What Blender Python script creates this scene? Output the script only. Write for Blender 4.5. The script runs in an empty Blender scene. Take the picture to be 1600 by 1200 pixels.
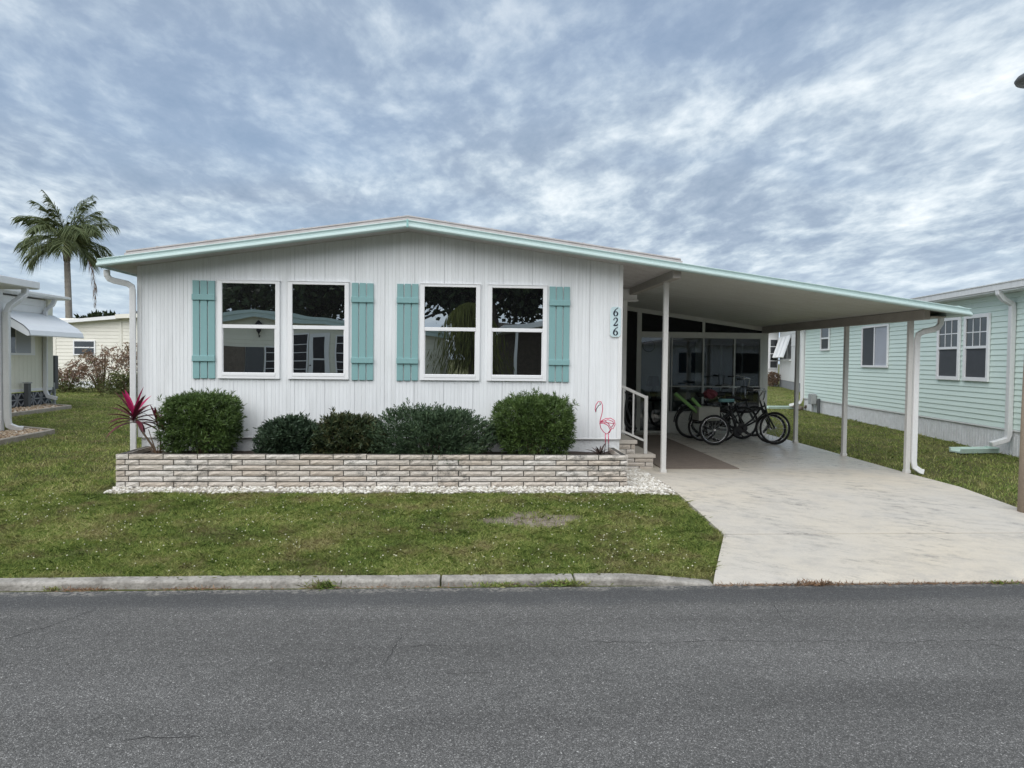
import bpy, bmesh, math, random
import numpy as np
from mathutils import Vector, Matrix
R = math.radians
random.seed(7); RNG = np.random.default_rng(11)
scene = bpy.context.scene
COL = scene.collection

# ------------------------------------------------------------------ camera
cam_d = bpy.data.cameras.new('camera'); cam = bpy.data.objects.new('camera', cam_d); COL.objects.link(cam)
rt = Vector((0.99768604, -0.06709464, 0.01099418)); upv = Vector((-0.00882361, 0.03256195, 0.99943077)); fw = Vector((0.06741444, 0.99721514, -0.03189459))
m = Matrix.Identity(4)
for i in range(3):
    m[i][0] = rt[i]; m[i][1] = upv[i]; m[i][2] = -fw[i]
m[2][3] = 1.5931
cam.matrix_world = m
cam_d.sensor_width = 36; cam_d.lens = 26.325; cam_d.clip_start = 0.05; cam_d.clip_end = 3000
scene.camera = cam

# ------------------------------------------------------------------ light
SUN_DIR = Vector((-0.24, -0.58, 0.78)).normalized()
sd = bpy.data.lights.new('sun', 'SUN'); sd.energy = 1.5; sd.angle = R(80); sd.color = (1, 0.985, 0.955)
sun = bpy.data.objects.new('sun', sd); COL.objects.link(sun)
sun.rotation_euler = SUN_DIR.to_track_quat('Z', 'Y').to_euler()
scene.view_settings.view_transform = 'Standard'; scene.view_settings.look = 'None'
scene.view_settings.exposure = 1.3; scene.view_settings.gamma = 1.0
scene.view_settings.use_curve_mapping = False

class NT:
    """small node helper"""
    def __init__(s, tree): s.t = tree; s.n = tree.nodes; s.l = tree.links
    def add(s, kind, ins=None, **kw):
        n = s.n.new('ShaderNode' + kind)
        for k, v in kw.items(): setattr(n, k, v)
        for k, v in (ins or {}).items(): s.set(n, k, v)
        return n
    def set(s, n, k, v):
        sock = n.inputs[k]
        if hasattr(v, 'is_output'): s.l.new(v, sock)
        elif isinstance(v, bpy.types.Node): s.l.new(v.outputs[0], sock)
        elif isinstance(v, (tuple, list)) and len(v) == 3 and sock.type == 'RGBA': sock.default_value = (*v, 1)
        else: sock.default_value = v
    def math(s, op, a, b=0.0, c=0.0, clamp=False):
        n = s.n.new('ShaderNodeMath'); n.operation = op; n.use_clamp = clamp
        s.set(n, 0, a); s.set(n, 1, b); s.set(n, 2, c)
        return n.outputs[0]
    def ramp(s, fac, stops, interp='LINEAR'):
        n = s.n.new('ShaderNodeValToRGB'); s.set(n, 0, fac); cr = n.color_ramp; cr.interpolation = interp
        while len(cr.elements) < len(stops): cr.elements.new(0.5)
        for e, (p, c) in zip(cr.elements, stops):
            e.position = p; e.color = (c, c, c, 1) if not isinstance(c, tuple) else (*c, 1)
        return n.outputs[0]
    def mix(s, fac, a, b, blend='MIX'):
        n = s.n.new('ShaderNodeMix'); n.data_type = 'RGBA'; n.blend_type = blend
        s.set(n, 0, fac); s.set(n, 6, a); s.set(n, 7, b)
        return n.outputs[2]
    def noise(s, vec, scale, detail=4, rough=0.55, dist=0.0, out=0):
        n = s.add('TexNoise', {'Vector': vec, 'Scale': scale, 'Detail': detail, 'Roughness': rough, 'Distortion': dist})
        return n.outputs[out]
    def mapping(s, vec, scale=(1, 1, 1), loc=(0, 0, 0), rot=(0, 0, 0)):
        return s.add('Mapping', {'Vector': vec, 'Location': loc, 'Rotation': rot, 'Scale': scale}).outputs[0]

world = bpy.data.worlds.new('World'); scene.world = world; world.use_nodes = True
w = NT(world.node_tree); w.n.clear()
sky = w.add('TexSky', sky_type='NISHITA', sun_disc=False)
sky.sun_elevation = math.asin(SUN_DIR.z); sky.sun_rotation = math.atan2(SUN_DIR.x, SUN_DIR.y)
sky.air_density = 1.0; sky.dust_density = 1.5; sky.ozone_density = 1.5
tc = w.add('TexCoord').outputs['Generated']
sp = w.add('SeparateXYZ', {0: tc})
zz = w.math('ADD', w.math('MAXIMUM', sp.outputs[2], 0.0), 0.16)
cx = w.math('DIVIDE', sp.outputs[0], zz); cy = w.math('DIVIDE', sp.outputs[1], zz)
cv = w.add('CombineXYZ', {0: cx, 1: cy, 2: 0.0}).outputs[0]
wob = w.noise(cv, 1.3, 3, 0.5, 0, 1)
cvw = w.add('VectorMath', {0: cv, 1: w.add('VectorMath', {0: wob, 'Scale': 0.28}, operation='SCALE').outputs[0]}, operation='ADD').outputs[0]
m1 = w.mapping(cvw, (1.6, 1.15, 1), (3.1, 1.7, 0), (0, 0, R(22)))
m2 = w.mapping(cvw, (5.6, 3.3, 1), (7.3, 0.4, 0), (0, 0, R(30)))
m4 = w.mapping(cv, (15, 9, 1), (1.3, 2.4, 0), (0, 0, R(35)))
m3 = w.mapping(cv, (0.42, 0.62, 1), (1.35, 5.2, 0), (0, 0, R(-15)))
n1 = w.noise(m1, 1.25, 7, 0.56, 0.25)
n2 = w.noise(m2, 1.3, 8, 0.60, 0.1); n4 = w.noise(m4, 1.2, 5, 0.55, 0.2)
n3 = w.noise(m3, 1.0, 3, 0.5, 0.2)
dens = w.math('ADD', w.math('ADD', w.math('MULTIPLY', n1, 0.44), w.math('MULTIPLY', n2, 0.36)), w.math('ADD', w.math('MULTIPLY', n3, 0.20), w.math('MULTIPLY', n4, 0.14)))
cloud = w.ramp(dens, [(0.46, (0.190, 0.245, 0.320)), (0.53, (0.235, 0.290, 0.365)), (0.58, (0.305, 0.365, 0.430)), (0.64, (0.43, 0.485, 0.53)), (0.74, (0.64, 0.67, 0.68))])
blue = w.add('VectorMath', {0: sky.outputs[0], 'Scale': 0.085}, operation='SCALE').outputs[0]
gap = w.ramp(n3, [(0.34, 0.65), (0.50, 0.97)])
col = w.mix(gap, blue, cloud)
# toward the horizon the layer thins to a pale blue band
hz = w.ramp(sp.outputs[2], [(0.0, 0.6), (0.14, 0.0)])
col = w.mix(hz, col, (0.42, 0.50, 0.58))
bg = w.add('Background', {'Color': col, 'Strength': 0.69})
w.l.new(bg.outputs[0], w.add('OutputWorld').inputs[0])

# ------------------------------------------------------------------ materials
def new_mat(name):
    mt = bpy.data.materials.new(name); mt.use_nodes = True
    t = NT(mt.node_tree); t.n.clear()
    out = t.add('OutputMaterial'); b = t.add('BsdfPrincipled')
    t.l.new(b.outputs[0], out.inputs[0])
    return mt, t, b, out
def geo(t): return t.add('NewGeometry').outputs['Position']
def bump(t, b, h, strength=0.3, dist=0.01):
    n = t.add('Bump', {'Height': h, 'Strength': strength, 'Distance': dist}); t.l.new(n.outputs[0], b.inputs['Normal'])

def paint(name, col, rough=0.5, dirt=0.12, dirtcol=(0.18, 0.17, 0.15), scale=3.0, metal=0, streak=False, spec=0.4, bumpy=0.0):
    mt, t, b, o = new_mat(name)
    p = geo(t)
    v = t.mapping(p, (scale * 3, scale * 3, scale * 0.35)) if streak else p
    n = t.noise(v, 1.0 if streak else scale, 6, 0.62)
    f = t.ramp(n, [(0.38, 0.0), (0.72, 1.0)])
    n2 = t.noise(p, 38, 3, 0.6)
    c = t.mix(t.math('MULTIPLY', f, dirt), col, dirtcol)
    c = t.mix(t.math('MULTIPLY', t.ramp(n2, [(0.45, 0.0), (0.75, 1.0)]), dirt * 0.6), c, dirtcol)
    t.set(b, 'Base Color', c); t.set(b, 'Roughness', t.ramp(n2, [(0.3, rough * 0.85), (0.7, min(1, rough * 1.2))]))
    b.inputs['Metallic'].default_value = metal; b.inputs['Specular IOR Level'].default_value = spec
    if bumpy: bump(t, b, n2, bumpy, 0.01)
    return mt
def flat(name, col, rough=0.6, metal=0, spec=0.4):
    mt, t, b, o = new_mat(name)
    n = t.noise(geo(t), 9, 4)
    t.set(b, 'Base Color', t.mix(t.ramp(n, [(0.35, 0.0), (0.75, 0.35)]), col, tuple(x * 0.72 for x in col)))
    b.inputs['Roughness'].default_value = rough; b.inputs['Metallic'].default_value = metal; b.inputs['Specular IOR Level'].default_value = spec
    return mt
def leafmat(name, stops, rough=0.5, trans=0.25, patch=1.5, seed=0.0, spec=0.3):
    mt, t, b, o = new_mat(name)
    g = t.add('NewGeometry')
    ri = g.outputs['Random Per Island']
    n = t.noise(t.mapping(g.outputs['Position'], loc=(seed, seed, 0)), patch, 4, 0.6)
    f = t.math('ADD', t.math('MULTIPLY', ri, 0.5), t.math('MULTIPLY', t.ramp(n, [(0.3, 0.0), (0.7, 1.0)]), 0.5))
    c = t.ramp(f, stops)
    t.set(b, 'Base Color', c); b.inputs['Roughness'].default_value = rough; b.inputs['Specular IOR Level'].default_value = spec
    tr = t.add('BsdfTranslucent', {'Color': c})
    mx = t.add('MixShader', {0: trans, 1: b.outputs[0], 2: tr.outputs[0]})
    t.l.new(mx.outputs[0], o.inputs[0])
    return mt

M = {}
# white vertical siding with faint grime streaks
mt, t, b, o = new_mat('white_siding'); p = geo(t)
n = t.noise(t.mapping(p, (26, 26, 0.8)), 1.0, 5, 0.6)
n2 = t.noise(t.mapping(p, (7, 7, 0.9), (4, 2, 1)), 1.0, 6, 0.65)
n3 = t.noise(p, 55, 3)
oi = t.add('ObjectInfo').outputs['Random']
c = t.mix(t.math('MULTIPLY', t.ramp(n, [(0.38, 0.0), (0.72, 1.0)]), 0.28), (0.82, 0.835, 0.85), (0.46, 0.46, 0.46))
c = t.mix(t.math('MULTIPLY', t.ramp(n2, [(0.5, 0.0), (0.8, 1.0)]), 0.22), c, (0.36, 0.37, 0.36))
c = t.mix(t.math('MULTIPLY', oi, 0.06), c, (0.5, 0.5, 0.52))
sz = t.add('SeparateXYZ', {0: p}).outputs[2]
c = t.mix(t.math('MULTIPLY', t.ramp(n3, [(0.62, 0.0), (0.72, 1.0)]), 0.10), c, (0.3, 0.29, 0.27))
t.set(b, 'Base Color', c); b.inputs['Roughness'].default_value = 0.55; b.inputs['Specular IOR Level'].default_value = 0.3
M['siding'] = mt
M['white'] = paint('white_paint', (0.80, 0.80, 0.80), 0.45, 0.08)
M['trim'] = paint('white_vinyl_frame', (0.84, 0.84, 0.85), 0.4, 0.05)
M['gutter'] = paint('gutter_white', (0.74, 0.74, 0.74), 0.4, 0.18, streak=True)
M['post'] = paint('post_white', (0.62, 0.61, 0.59), 0.4, 0.2, streak=True)
M['beam'] = paint('beam_beige', (0.36, 0.33, 0.30), 0.5, 0.3)
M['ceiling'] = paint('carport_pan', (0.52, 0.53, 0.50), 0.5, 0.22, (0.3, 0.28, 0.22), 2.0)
M['teal'] = paint('teal_paint', (0.225, 0.40, 0.405), 0.5, 0.10, (0.12, 0.22, 0.22), 4, streak=True)
M['mint'] = paint('mint_metal', (0.48, 0.595, 0.58), 0.38, 0.14, (0.22, 0.32, 0.3), 3)
M['mintd'] = paint('mint_metal_dark', (0.28, 0.52, 0.50), 0.42, 0.2, (0.18, 0.3, 0.28), 3)  # darker mint for the strip over the ridge joint
M['rooftop'] = paint('roof_coating', (0.52, 0.50, 0.49), 0.6, 0.4, (0.25, 0.2, 0.18), 5)
M['edge'] = paint('roof_edge_metal', (0.54, 0.52, 0.515), 0.6, 0.35, (0.28, 0.24, 0.23), 6)
M['skirt'] = paint('white_stucco', (0.74, 0.75, 0.76), 0.8, 0.3, (0.3, 0.3, 0.28), 7, bumpy=0.9)
M['black'] = flat('black_paint', (0.012, 0.012, 0.014), 0.45)
M['rubber'] = flat('rubber', (0.015, 0.015, 0.016), 0.75)
M['chrome'] = flat('chrome', (0.6, 0.6, 0.62), 0.25, 1.0)
M['grey'] = flat('grey_plastic', (0.35, 0.36, 0.36), 0.5)
M['dgrey'] = flat('dark_grey', (0.09, 0.095, 0.10), 0.55)
M['ink'] = flat('navy_digit', (0.012, 0.016, 0.035), 0.4)
M['plaque'] = paint('plaque_mint', (0.60, 0.74, 0.77), 0.45, 0.15)
M['pink'] = flat('pink_wire', (0.62, 0.07, 0.16), 0.45)
M['wire'] = flat('dark_wire', (0.06, 0.04, 0.045), 0.5)
M['noodle'] = flat('green_foam', (0.20, 0.38, 0.13), 0.8)
M['tealcloth'] = flat('aqua_cover', (0.18, 0.36, 0.38), 0.9)
M['pinkcloth'] = flat('pink_cloth', (0.22, 0.06, 0.08), 0.9)
M['basket'] = paint('basket_white', (0.30, 0.30, 0.27), 0.6, 0.2)
M['soil'] = paint('soil', (0.055, 0.042, 0.032), 0.95, 0.5, (0.02, 0.016, 0.012), 20, bumpy=1.0)
M['wood'] = paint('weathered_pole', (0.36, 0.29, 0.22), 0.8, 0.35, (0.14, 0.11, 0.09), 4, streak=True, bumpy=0.5)
M['bark'] = paint('bark', (0.17, 0.14, 0.11), 0.9, 0.5, (0.07, 0.055, 0.045), 6, bumpy=0.8)
M['palmbark'] = paint('palm_trunk', (0.30, 0.27, 0.235), 0.9, 0.4, (0.09, 0.08, 0.07), 4, bumpy=0.6)
M['twig'] = flat('brown_twig', (0.16, 0.11, 0.075), 0.9)
M['rug'] = paint('brown_outdoor_carpet', (0.19, 0.155, 0.13), 0.95, 0.35, (0.09, 0.07, 0.06), 8, bumpy=0.5)
M['mintwall'] = paint('mint_vinyl', (0.70, 0.82, 0.765), 0.5, 0.05, (0.3, 0.4, 0.36), 2)
M['creamwall'] = paint('cream_vinyl', (0.79, 0.76, 0.68), 0.6, 0.08)
M['creamv'] = paint('pale_yellow_siding', (0.78, 0.76, 0.64), 0.6, 0.08)
M['greyblock'] = paint('breeze_block', (0.30, 0.31, 0.33), 0.85, 0.3, bumpy=0.4)
M['kerb'] = paint('kerb_concrete', (0.40, 0.375, 0.34), 0.9, 0.85, (0.12, 0.11, 0.095), 5, bumpy=1.0)
M['edging'] = paint('edging_concrete', (0.38, 0.34, 0.29), 0.9, 0.5, (0.16, 0.13, 0.1), 5, bumpy=0.5)
M['stepcap'] = paint('step_slab', (0.56, 0.51, 0.45), 0.85, 0.2, bumpy=0.4)
M['screen'] = flat('window_screen', (0.07, 0.075, 0.085), 0.7)
M['blind'] = paint('window_blind', (0.42, 0.44, 0.50), 0.7, 0.1)
M['awning'] = paint('awning_metal', (0.76, 0.78, 0.80), 0.45, 0.06)

# ribbed mirror-like house glass (sun-control film): dark room behind, strong reflection
def glassmat(name, refl, tint, rough=0.0, wave=0.0):
    mt, t, b, o = new_mat(name)
    b.inputs['Base Color'].default_value = (*tint, 1); b.inputs['Roughness'].default_value = 0.3; b.inputs['Specular IOR Level'].default_value = 0.2
    gl = t.add('BsdfGlossy', {'Color': (0.93, 0.95, 0.95), 'Roughness': rough})
    if wave:
        h = t.noise(geo(t), 1.3, 1, 0.4)
        bp = t.add('Bump', {'Height': h, 'Strength': wave, 'Distance': 0.01}); t.l.new(bp.outputs[0], gl.inputs['Normal'])
    mx = t.add('MixShader', {0: refl, 1: b.outputs[0], 2: gl.outputs[0]})
    t.l.new(mx.outputs[0], o.inputs[0])
    return mt
M['glass'] = glassmat('window_glass', 0.60, (0.006, 0.006, 0.008), 0.0, 0.25)
M['glassfar'] = glassmat('window_glass_far', 0.10, (0.012, 0.014, 0.017), 0.02, 0.2)
# clear sliding glass of the porch
mt, t, b, o = new_mat('porch_glass')
tr = t.add('BsdfTransparent', {'Color': (0.70, 0.72, 0.73)}); gl = t.add('BsdfGlossy', {'Color': (0.9, 0.9, 0.9), 'Roughness': 0.0})
fr = t.add('Fresnel', {'IOR': 1.5})
mx = t.add('MixShader', {0: t.math('ADD', t.math('MULTIPLY', fr.outputs[0], 1.0), 0.03), 1: tr.outputs[0], 2: gl.outputs[0]})
t.l.new(mx.outputs[0], o.inputs[0]); M['clear'] = mt
mt, t, b, o = new_mat('dark_screen_mesh')
tr = t.add('BsdfTransparent', {'Color': (0.16, 0.17, 0.18)}); b.inputs['Base Color'].default_value = (0.012, 0.013, 0.016, 1)
mx = t.add('MixShader', {0: 0.5, 1: tr.outputs[0], 2: b.outputs[0]}); t.l.new(mx.outputs[0], o.inputs[0]); M['transom'] = mt

# planter brick: pale split-face with grey-black mould
mt, t, b, o = new_mat('split_brick'); p = geo(t)
oi = t.add('ObjectInfo').outputs['Random']
n = t.noise(t.mapping(p, (6, 6, 9)), 1.6, 8, 0.68)
n2 = t.noise(p, 60, 5, 0.65); n3 = t.noise(p, 1.3, 3)
c = t.mix(oi, (0.58, 0.50, 0.42), (0.74, 0.70, 0.65))
c = t.mix(t.math('MULTIPLY', t.ramp(n2, [(0.35, 0.0), (0.7, 1.0)]), 0.4), c, (0.40, 0.35, 0.31))
mould = t.math('MULTIPLY', t.ramp(n, [(0.48, 0.0), (0.62, 1.0)]), t.ramp(n3, [(0.42, 0.12), (0.60, 0.95)]))
c = t.mix(t.math('MULTIPLY', mould, t.ramp(n2, [(0.35, 0.35), (0.6, 0.85)])), c, (0.10, 0.10, 0.095))
t.set(b, 'Base Color', c); b.inputs['Roughness'].default_value = 0.9
bump(t, b, t.math('ADD', n2, t.math('MULTIPLY', t.noise(t.mapping(p, (7, 10, 16), rot=(0, R(-38), 0)), 3.0, 6, 0.65), 2.2)), 0.7, 0.015)
M['brick'] = mt
M['mortar'] = paint('dark_joint', (0.04, 0.037, 0.034), 0.95, 0.3)

# concrete drive
mt, t, b, o = new_mat('drive_concrete'); p = geo(t)
rotp = t.mapping(p, (1, 1, 1), rot=(0, 0, R(28)))
n1 = t.noise(p, 0.55, 5, 0.6); n2 = t.noise(p, 70, 4, 0.7)
n3 = t.noise(t.mapping(rotp, (2.6, 7.0, 1)), 1.3, 10, 0.78, 0.3)
n4 = t.noise(t.mapping(p, (1.6, 1.0, 1), (9, 3, 0)), 0.9, 4, 0.6)
c = t.mix(t.ramp(n1, [(0.3, 0.0), (0.7, 1.0)]), (0.555, 0.495, 0.405), (0.50, 0.472, 0.43))
c = t.mix(t.math('MULTIPLY', t.ramp(n2, [(0.4, 0.0), (0.75, 1.0)]), 0.25), c, (0.28, 0.26, 0.235))
n5 = t.noise(p, 3.2, 9, 0.72); c = t.mix(t.math('MULTIPLY', t.ramp(n5, [(0.48, 0.0), (0.70, 1.0)]), 0.45), c, (0.30, 0.29, 0.28))
st = t.math('MULTIPLY', t.ramp(n3, [(0.50, 0.0), (0.66, 1.0)]), t.ramp(n4, [(0.42, 0.12), (0.60, 1.0)]))
c = t.mix(t.math('MULTIPLY', t.math('MULTIPLY', st, t.ramp(n2, [(0.35, 0.55), (0.6, 1.0)])), 0.9), c, (0.115, 0.115, 0.115))
# smoother, worn-glossy floor where cars park (ragged outline; gloss only, no colour)
sy = t.add('SeparateXYZ', {0: p}).outputs[1]
park = t.ramp(t.math('ADD', t.math('MULTIPLY', t.math('SUBTRACT', sy, 9.8), 0.35), t.math('MULTIPLY', t.math('SUBTRACT', n1, 0.5), 0.9)), [(0.0, 0.0), (0.5, 1.0)])
t.set(b, 'Base Color', c)
t.set(b, 'Roughness', t.math('SUBTRACT', t.ramp(n3, [(0.35, 0.62), (0.65, 0.9)]), t.math('MULTIPLY', park, 0.42))); b.inputs['Specular IOR Level'].default_value = 0.4
bump(t, b, n2, 0.25, 0.004)
M['drive'] = mt

# asphalt: pale aggregate, fine cracks, darker sealed strip by the kerb
mt, t, b, o = new_mat('asphalt'); p = geo(t)
v1 = t.add('TexVoronoi', {'Vector': p, 'Scale': 210.0}); v2 = t.add('TexVoronoi', {'Vector': p, 'Scale': 100.0})
n1 = t.noise(t.mapping(p, (0.5, 1.3, 1)), 0.9, 6, 0.62); nf = t.noise(p, 240, 3, 0.7); nm = t.noise(p, 26, 5, 0.7)
agg = t.ramp(t.add('SeparateColor', {0: v1.outputs['Color']}).outputs[0], [(0.0, 0.062), (0.55, 0.108), (0.86, 0.16), (0.97, 0.25), (1.0, 0.42)])
agg2 = t.ramp(t.add('SeparateColor', {0: v2.outputs['Color']}).outputs[1], [(0.0, 0.82), (0.8, 1.0), (0.97, 1.15), (1.0, 1.9)])
c = t.mix(1.0, agg, agg2, 'MULTIPLY')
c = t.mix(1.0, c, t.ramp(n1, [(0.25, 0.82), (0.75, 1.18)]), 'MULTIPLY')
c = t.mix(1.0, c, t.ramp(nm, [(0.3, 0.88), (0.7, 1.12)]), 'MULTIPLY')
c = t.mix(1.0, c, (1.03, 1.0, 0.96), 'MULTIPLY')
sy = t.add('SeparateXYZ', {0: p}).outputs[1]
strip = t.math('ADD', sy, t.math('MULTIPLY', t.math('SUBTRACT', t.noise(t.mapping(p, (2, 2, 2)), 1.6, 5, 0.6), 0.5), 0.30))
c = t.mix(t.math('MULTIPLY', t.ramp(t.math('SUBTRACT', strip, 5.0), [(0.52, 0.0), (0.68, 1.0)]), 0.45), c, (0.050, 0.053, 0.058))
debris = t.math('MULTIPLY', t.ramp(t.math('SUBTRACT', strip, 5.0), [(0.90, 0.0), (0.97, 1.0)]), t.ramp(t.noise(p, 30, 4, 0.7), [(0.45, 0.0), (0.6, 1.0)]))
c = t.mix(t.math('MULTIPLY', debris, 0.8), c, (0.30, 0.28, 0.25))
band = t.noise(t.mapping(p, (0.10, 1.5, 1), (3, 1, 0)), 1.0, 4, 0.55); c = t.mix(1.0, c, t.ramp(band, [(0.32, 0.80), (0.68, 1.20)]), 'MULTIPLY')
oil = t.ramp(t.noise(t.mapping(p, loc=(8.3, 2.1, 0)), 2.6, 5, 0.6), [(0.66, 0.0), (0.74, 1.0)]); c = t.mix(t.math('MULTIPLY', oil, 0.45), c, (0.045, 0.045, 0.046))
t.set(b, 'Base Color', c); b.inputs['Roughness'].default_value = 0.85; b.inputs['Specular IOR Level'].default_value = 0.35
bump(t, b, t.math('MULTIPLY', v1.outputs['Distance'], -1.0), 0.55, 0.006)
M['asphalt'] = mt

# lawn thatch
mt, t, b, o = new_mat('lawn_ground'); p = geo(t)
n1 = t.noise(p, 0.7, 5, 0.65); n2 = t.noise(p, 24, 6, 0.75); n3 = t.noise(p, 130, 3, 0.7)
c = t.mix(t.ramp(n1, [(0.35, 0.0), (0.65, 1.0)]), (0.10, 0.105, 0.042), (0.17, 0.14, 0.075))
c = t.mix(t.ramp(n2, [(0.42, 0.0), (0.68, 1.0)]), c, (0.11, 0.15, 0.042))
c = t.mix(t.math('MULTIPLY', t.ramp(n3, [(0.45, 0.0), (0.7, 1.0)]), 0.6), c, (0.06, 0.06, 0.028))
# worn sandy patch in the front lawn
d = t.add('VectorMath', {0: t.mapping(p, (1.0, 1.75, 0.0), (-0.80, -1.75 * 7.92, 0))}, operation='LENGTH').outputs['Value']
bare = t.ramp(t.math('ADD', d, t.math('MULTIPLY', t.math('SUBTRACT', t.noise(p, 4.5, 7, 0.72), 0.5), 1.4)), [(0.42, 1.0), (0.74, 0.0)])
sand = t.mix(t.ramp(t.noise(p, 9, 6, 0.7), [(0.4, 0.0), (0.65, 1.0)]), (0.20, 0.16, 0.13), (0.42, 0.37, 0.31))
c = t.mix(bare, c, sand)
t.set(b, 'Base Color', c); b.inputs['Roughness'].default_value = 1.0; b.inputs['Specular IOR Level'].default_value = 0.1
bump(t, b, t.math('ADD', n2, n3), 0.8, 0.03)
M['lawn'] = mt

mt, t, b, o = new_mat('grass_blades'); g = t.add('NewGeometry'); ri = g.outputs['Random Per Island']; p = g.outputs['Position']
na = t.ramp(t.noise(p, 1.1, 4, 0.6), [(0.30, 0.0), (0.70, 1.0)]); nb = t.ramp(t.noise(t.mapping(p, loc=(5, 9, 0)), 4.5, 4, 0.65), [(0.32, 0.0), (0.68, 1.0)])
f = t.math('ADD', t.math('MULTIPLY', ri, 0.6), t.math('MULTIPLY', na, 0.4))
c = t.ramp(f, [(0.10, (0.055, 0.090, 0.024)), (0.30, (0.135, 0.210, 0.046)), (0.50, (0.240, 0.325, 0.078)), (0.72, (0.40, 0.44, 0.13)), (0.92, (0.62, 0.58, 0.28))])
ndry = t.noise(t.mapping(p, loc=(2.2, 7.7, 0)), 1.9, 5, 0.7)
dry = t.math('MULTIPLY', t.ramp(ndry, [(0.47, 0.04), (0.64, 0.85)]), t.ramp(ri, [(0.25, 1.0), (0.75, 0.45)]))
c = t.mix(dry, c, t.ramp(t.math('FRACT', t.math('MULTIPLY', ri, 7.3)), [(0.0, (0.20, 0.14, 0.08)), (0.5, (0.36, 0.28, 0.15)), (1.0, (0.50, 0.44, 0.25))]))
t.set(b, 'Base Color', c); b.inputs['Roughness'].default_value = 0.6; b.inputs['Specular IOR Level'].default_value = 0.25
mx = t.add('MixShader', {0: 0.35, 1: b.outputs[0], 2: t.add('BsdfTranslucent', {'Color': c}).outputs[0]}); t.l.new(mx.outputs[0], o.inputs[0])
M['grass'] = mt
M['podo'] = leafmat('podocarpus_leaf', [(0.0, (0.034, 0.056, 0.018)), (0.45, (0.066, 0.112, 0.030)), (0.8, (0.120, 0.185, 0.050)), (1.0, (0.22, 0.27, 0.09))], 0.45, 0.15, 5.0)
M['jun'] = leafmat('juniper_leaf', [(0.0, (0.024, 0.044, 0.024)), (0.5, (0.055, 0.092, 0.048)), (0.85, (0.11, 0.165, 0.085)), (1.0, (0.20, 0.21, 0.10))], 0.6, 0.12, 6.0)
M['shrubdk'] = leafmat('dark_shrub_leaf', [(0.0, (0.016, 0.032, 0.018)), (0.55, (0.036, 0.062, 0.034)), (1.0, (0.085, 0.125, 0.070))], 0.5, 0.1, 5.0)
M['shrubred'] = leafmat('bronze_shrub_leaf', [(0.0, (0.018, 0.034, 0.016)), (0.5, (0.044, 0.064, 0.028)), (0.8, (0.095, 0.095, 0.038)), (1.0, (0.13, 0.07, 0.035))], 0.5, 0.1, 7.0)
M['cord'] = leafmat('cordyline_leaf', [(0.0, (0.050, 0.012, 0.018)), (0.6, (0.12, 0.022, 0.036)), (1.0, (0.19, 0.04, 0.06))], 0.4, 0.2)
M['cordpink'] = leafmat('cordyline_pink', [(0.0, (0.36, 0.015, 0.09)), (1.0, (0.56, 0.04, 0.16))], 0.4, 0.3)
M['brom'] = leafmat('bromeliad_leaf', [(0.0, (0.020, 0.018, 0.016)), (0.7, (0.055, 0.035, 0.030)), (1.0, (0.11, 0.06, 0.055))], 0.35, 0.1)
M['palm'] = leafmat('palm_leaflet', [(0.0, (0.06, 0.085, 0.035)), (0.6, (0.125, 0.155, 0.065)), (1.0, (0.23, 0.25, 0.12))], 0.45, 0.2)
M['deadpalm'] = leafmat('dead_palm_leaflet', [(0.0, (0.15, 0.10, 0.07)), (1.0, (0.27, 0.19, 0.14))], 0.8, 0.2)
M['tree'] = leafmat('tree_leaf', [(0.0, (0.018, 0.030, 0.012)), (0.6, (0.038, 0.058, 0.022)), (1.0, (0.075, 0.095, 0.035))], 0.6, 0.2, 0.6)
M['weep'] = leafmat('weeping_leaf', [(0.0, (0.07, 0.085, 0.015)), (1.0, (0.20, 0.22, 0.05))], 0.6, 0.3, 0.8)
M['dry'] = leafmat('dry_leaf', [(0.0, (0.15, 0.09, 0.062)), (0.6, (0.28, 0.19, 0.14)), (1.0, (0.16, 0.16, 0.06))], 0.8, 0.2, 1.2)
M['drygreen'] = leafmat('dry_shrub_base', [(0.0, (0.05, 0.07, 0.02)), (1.0, (0.15, 0.16, 0.06))], 0.7, 0.2, 1.5)
M['clover'] = flat('clover_white', (0.66, 0.64, 0.48), 0.9)
M['straw'] = leafmat('straw_debris', [(0.0, (0.16, 0.09, 0.055)), (1.0, (0.34, 0.22, 0.13))], 0.9, 0.1, 3)
def stones(name, stops):
    mt, t, b, o = new_mat(name)
    t.set(b, 'Base Color', t.ramp(t.add('NewGeometry').outputs['Random Per Island'], stops)); b.inputs['Roughness'].default_value = 0.85
    return mt
M['pebble'] = stones('white_pebbles', [(0.0, (0.34, 0.30, 0.25)), (0.45, (0.56, 0.53, 0.47)), (1.0, (0.74, 0.72, 0.68))])
M['tanpeb'] = stones('tan_pebbles', [(0.0, (0.16, 0.10, 0.06)), (0.4, (0.36, 0.25, 0.16)), (0.75, (0.50, 0.39, 0.28)), (1.0, (0.66, 0.60, 0.52))])
M['pebbase'] = paint('gravel_bed', (0.34, 0.31, 0.27), 0.95, 0.5, (0.12, 0.11, 0.09), 30, bumpy=0.8)

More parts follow.
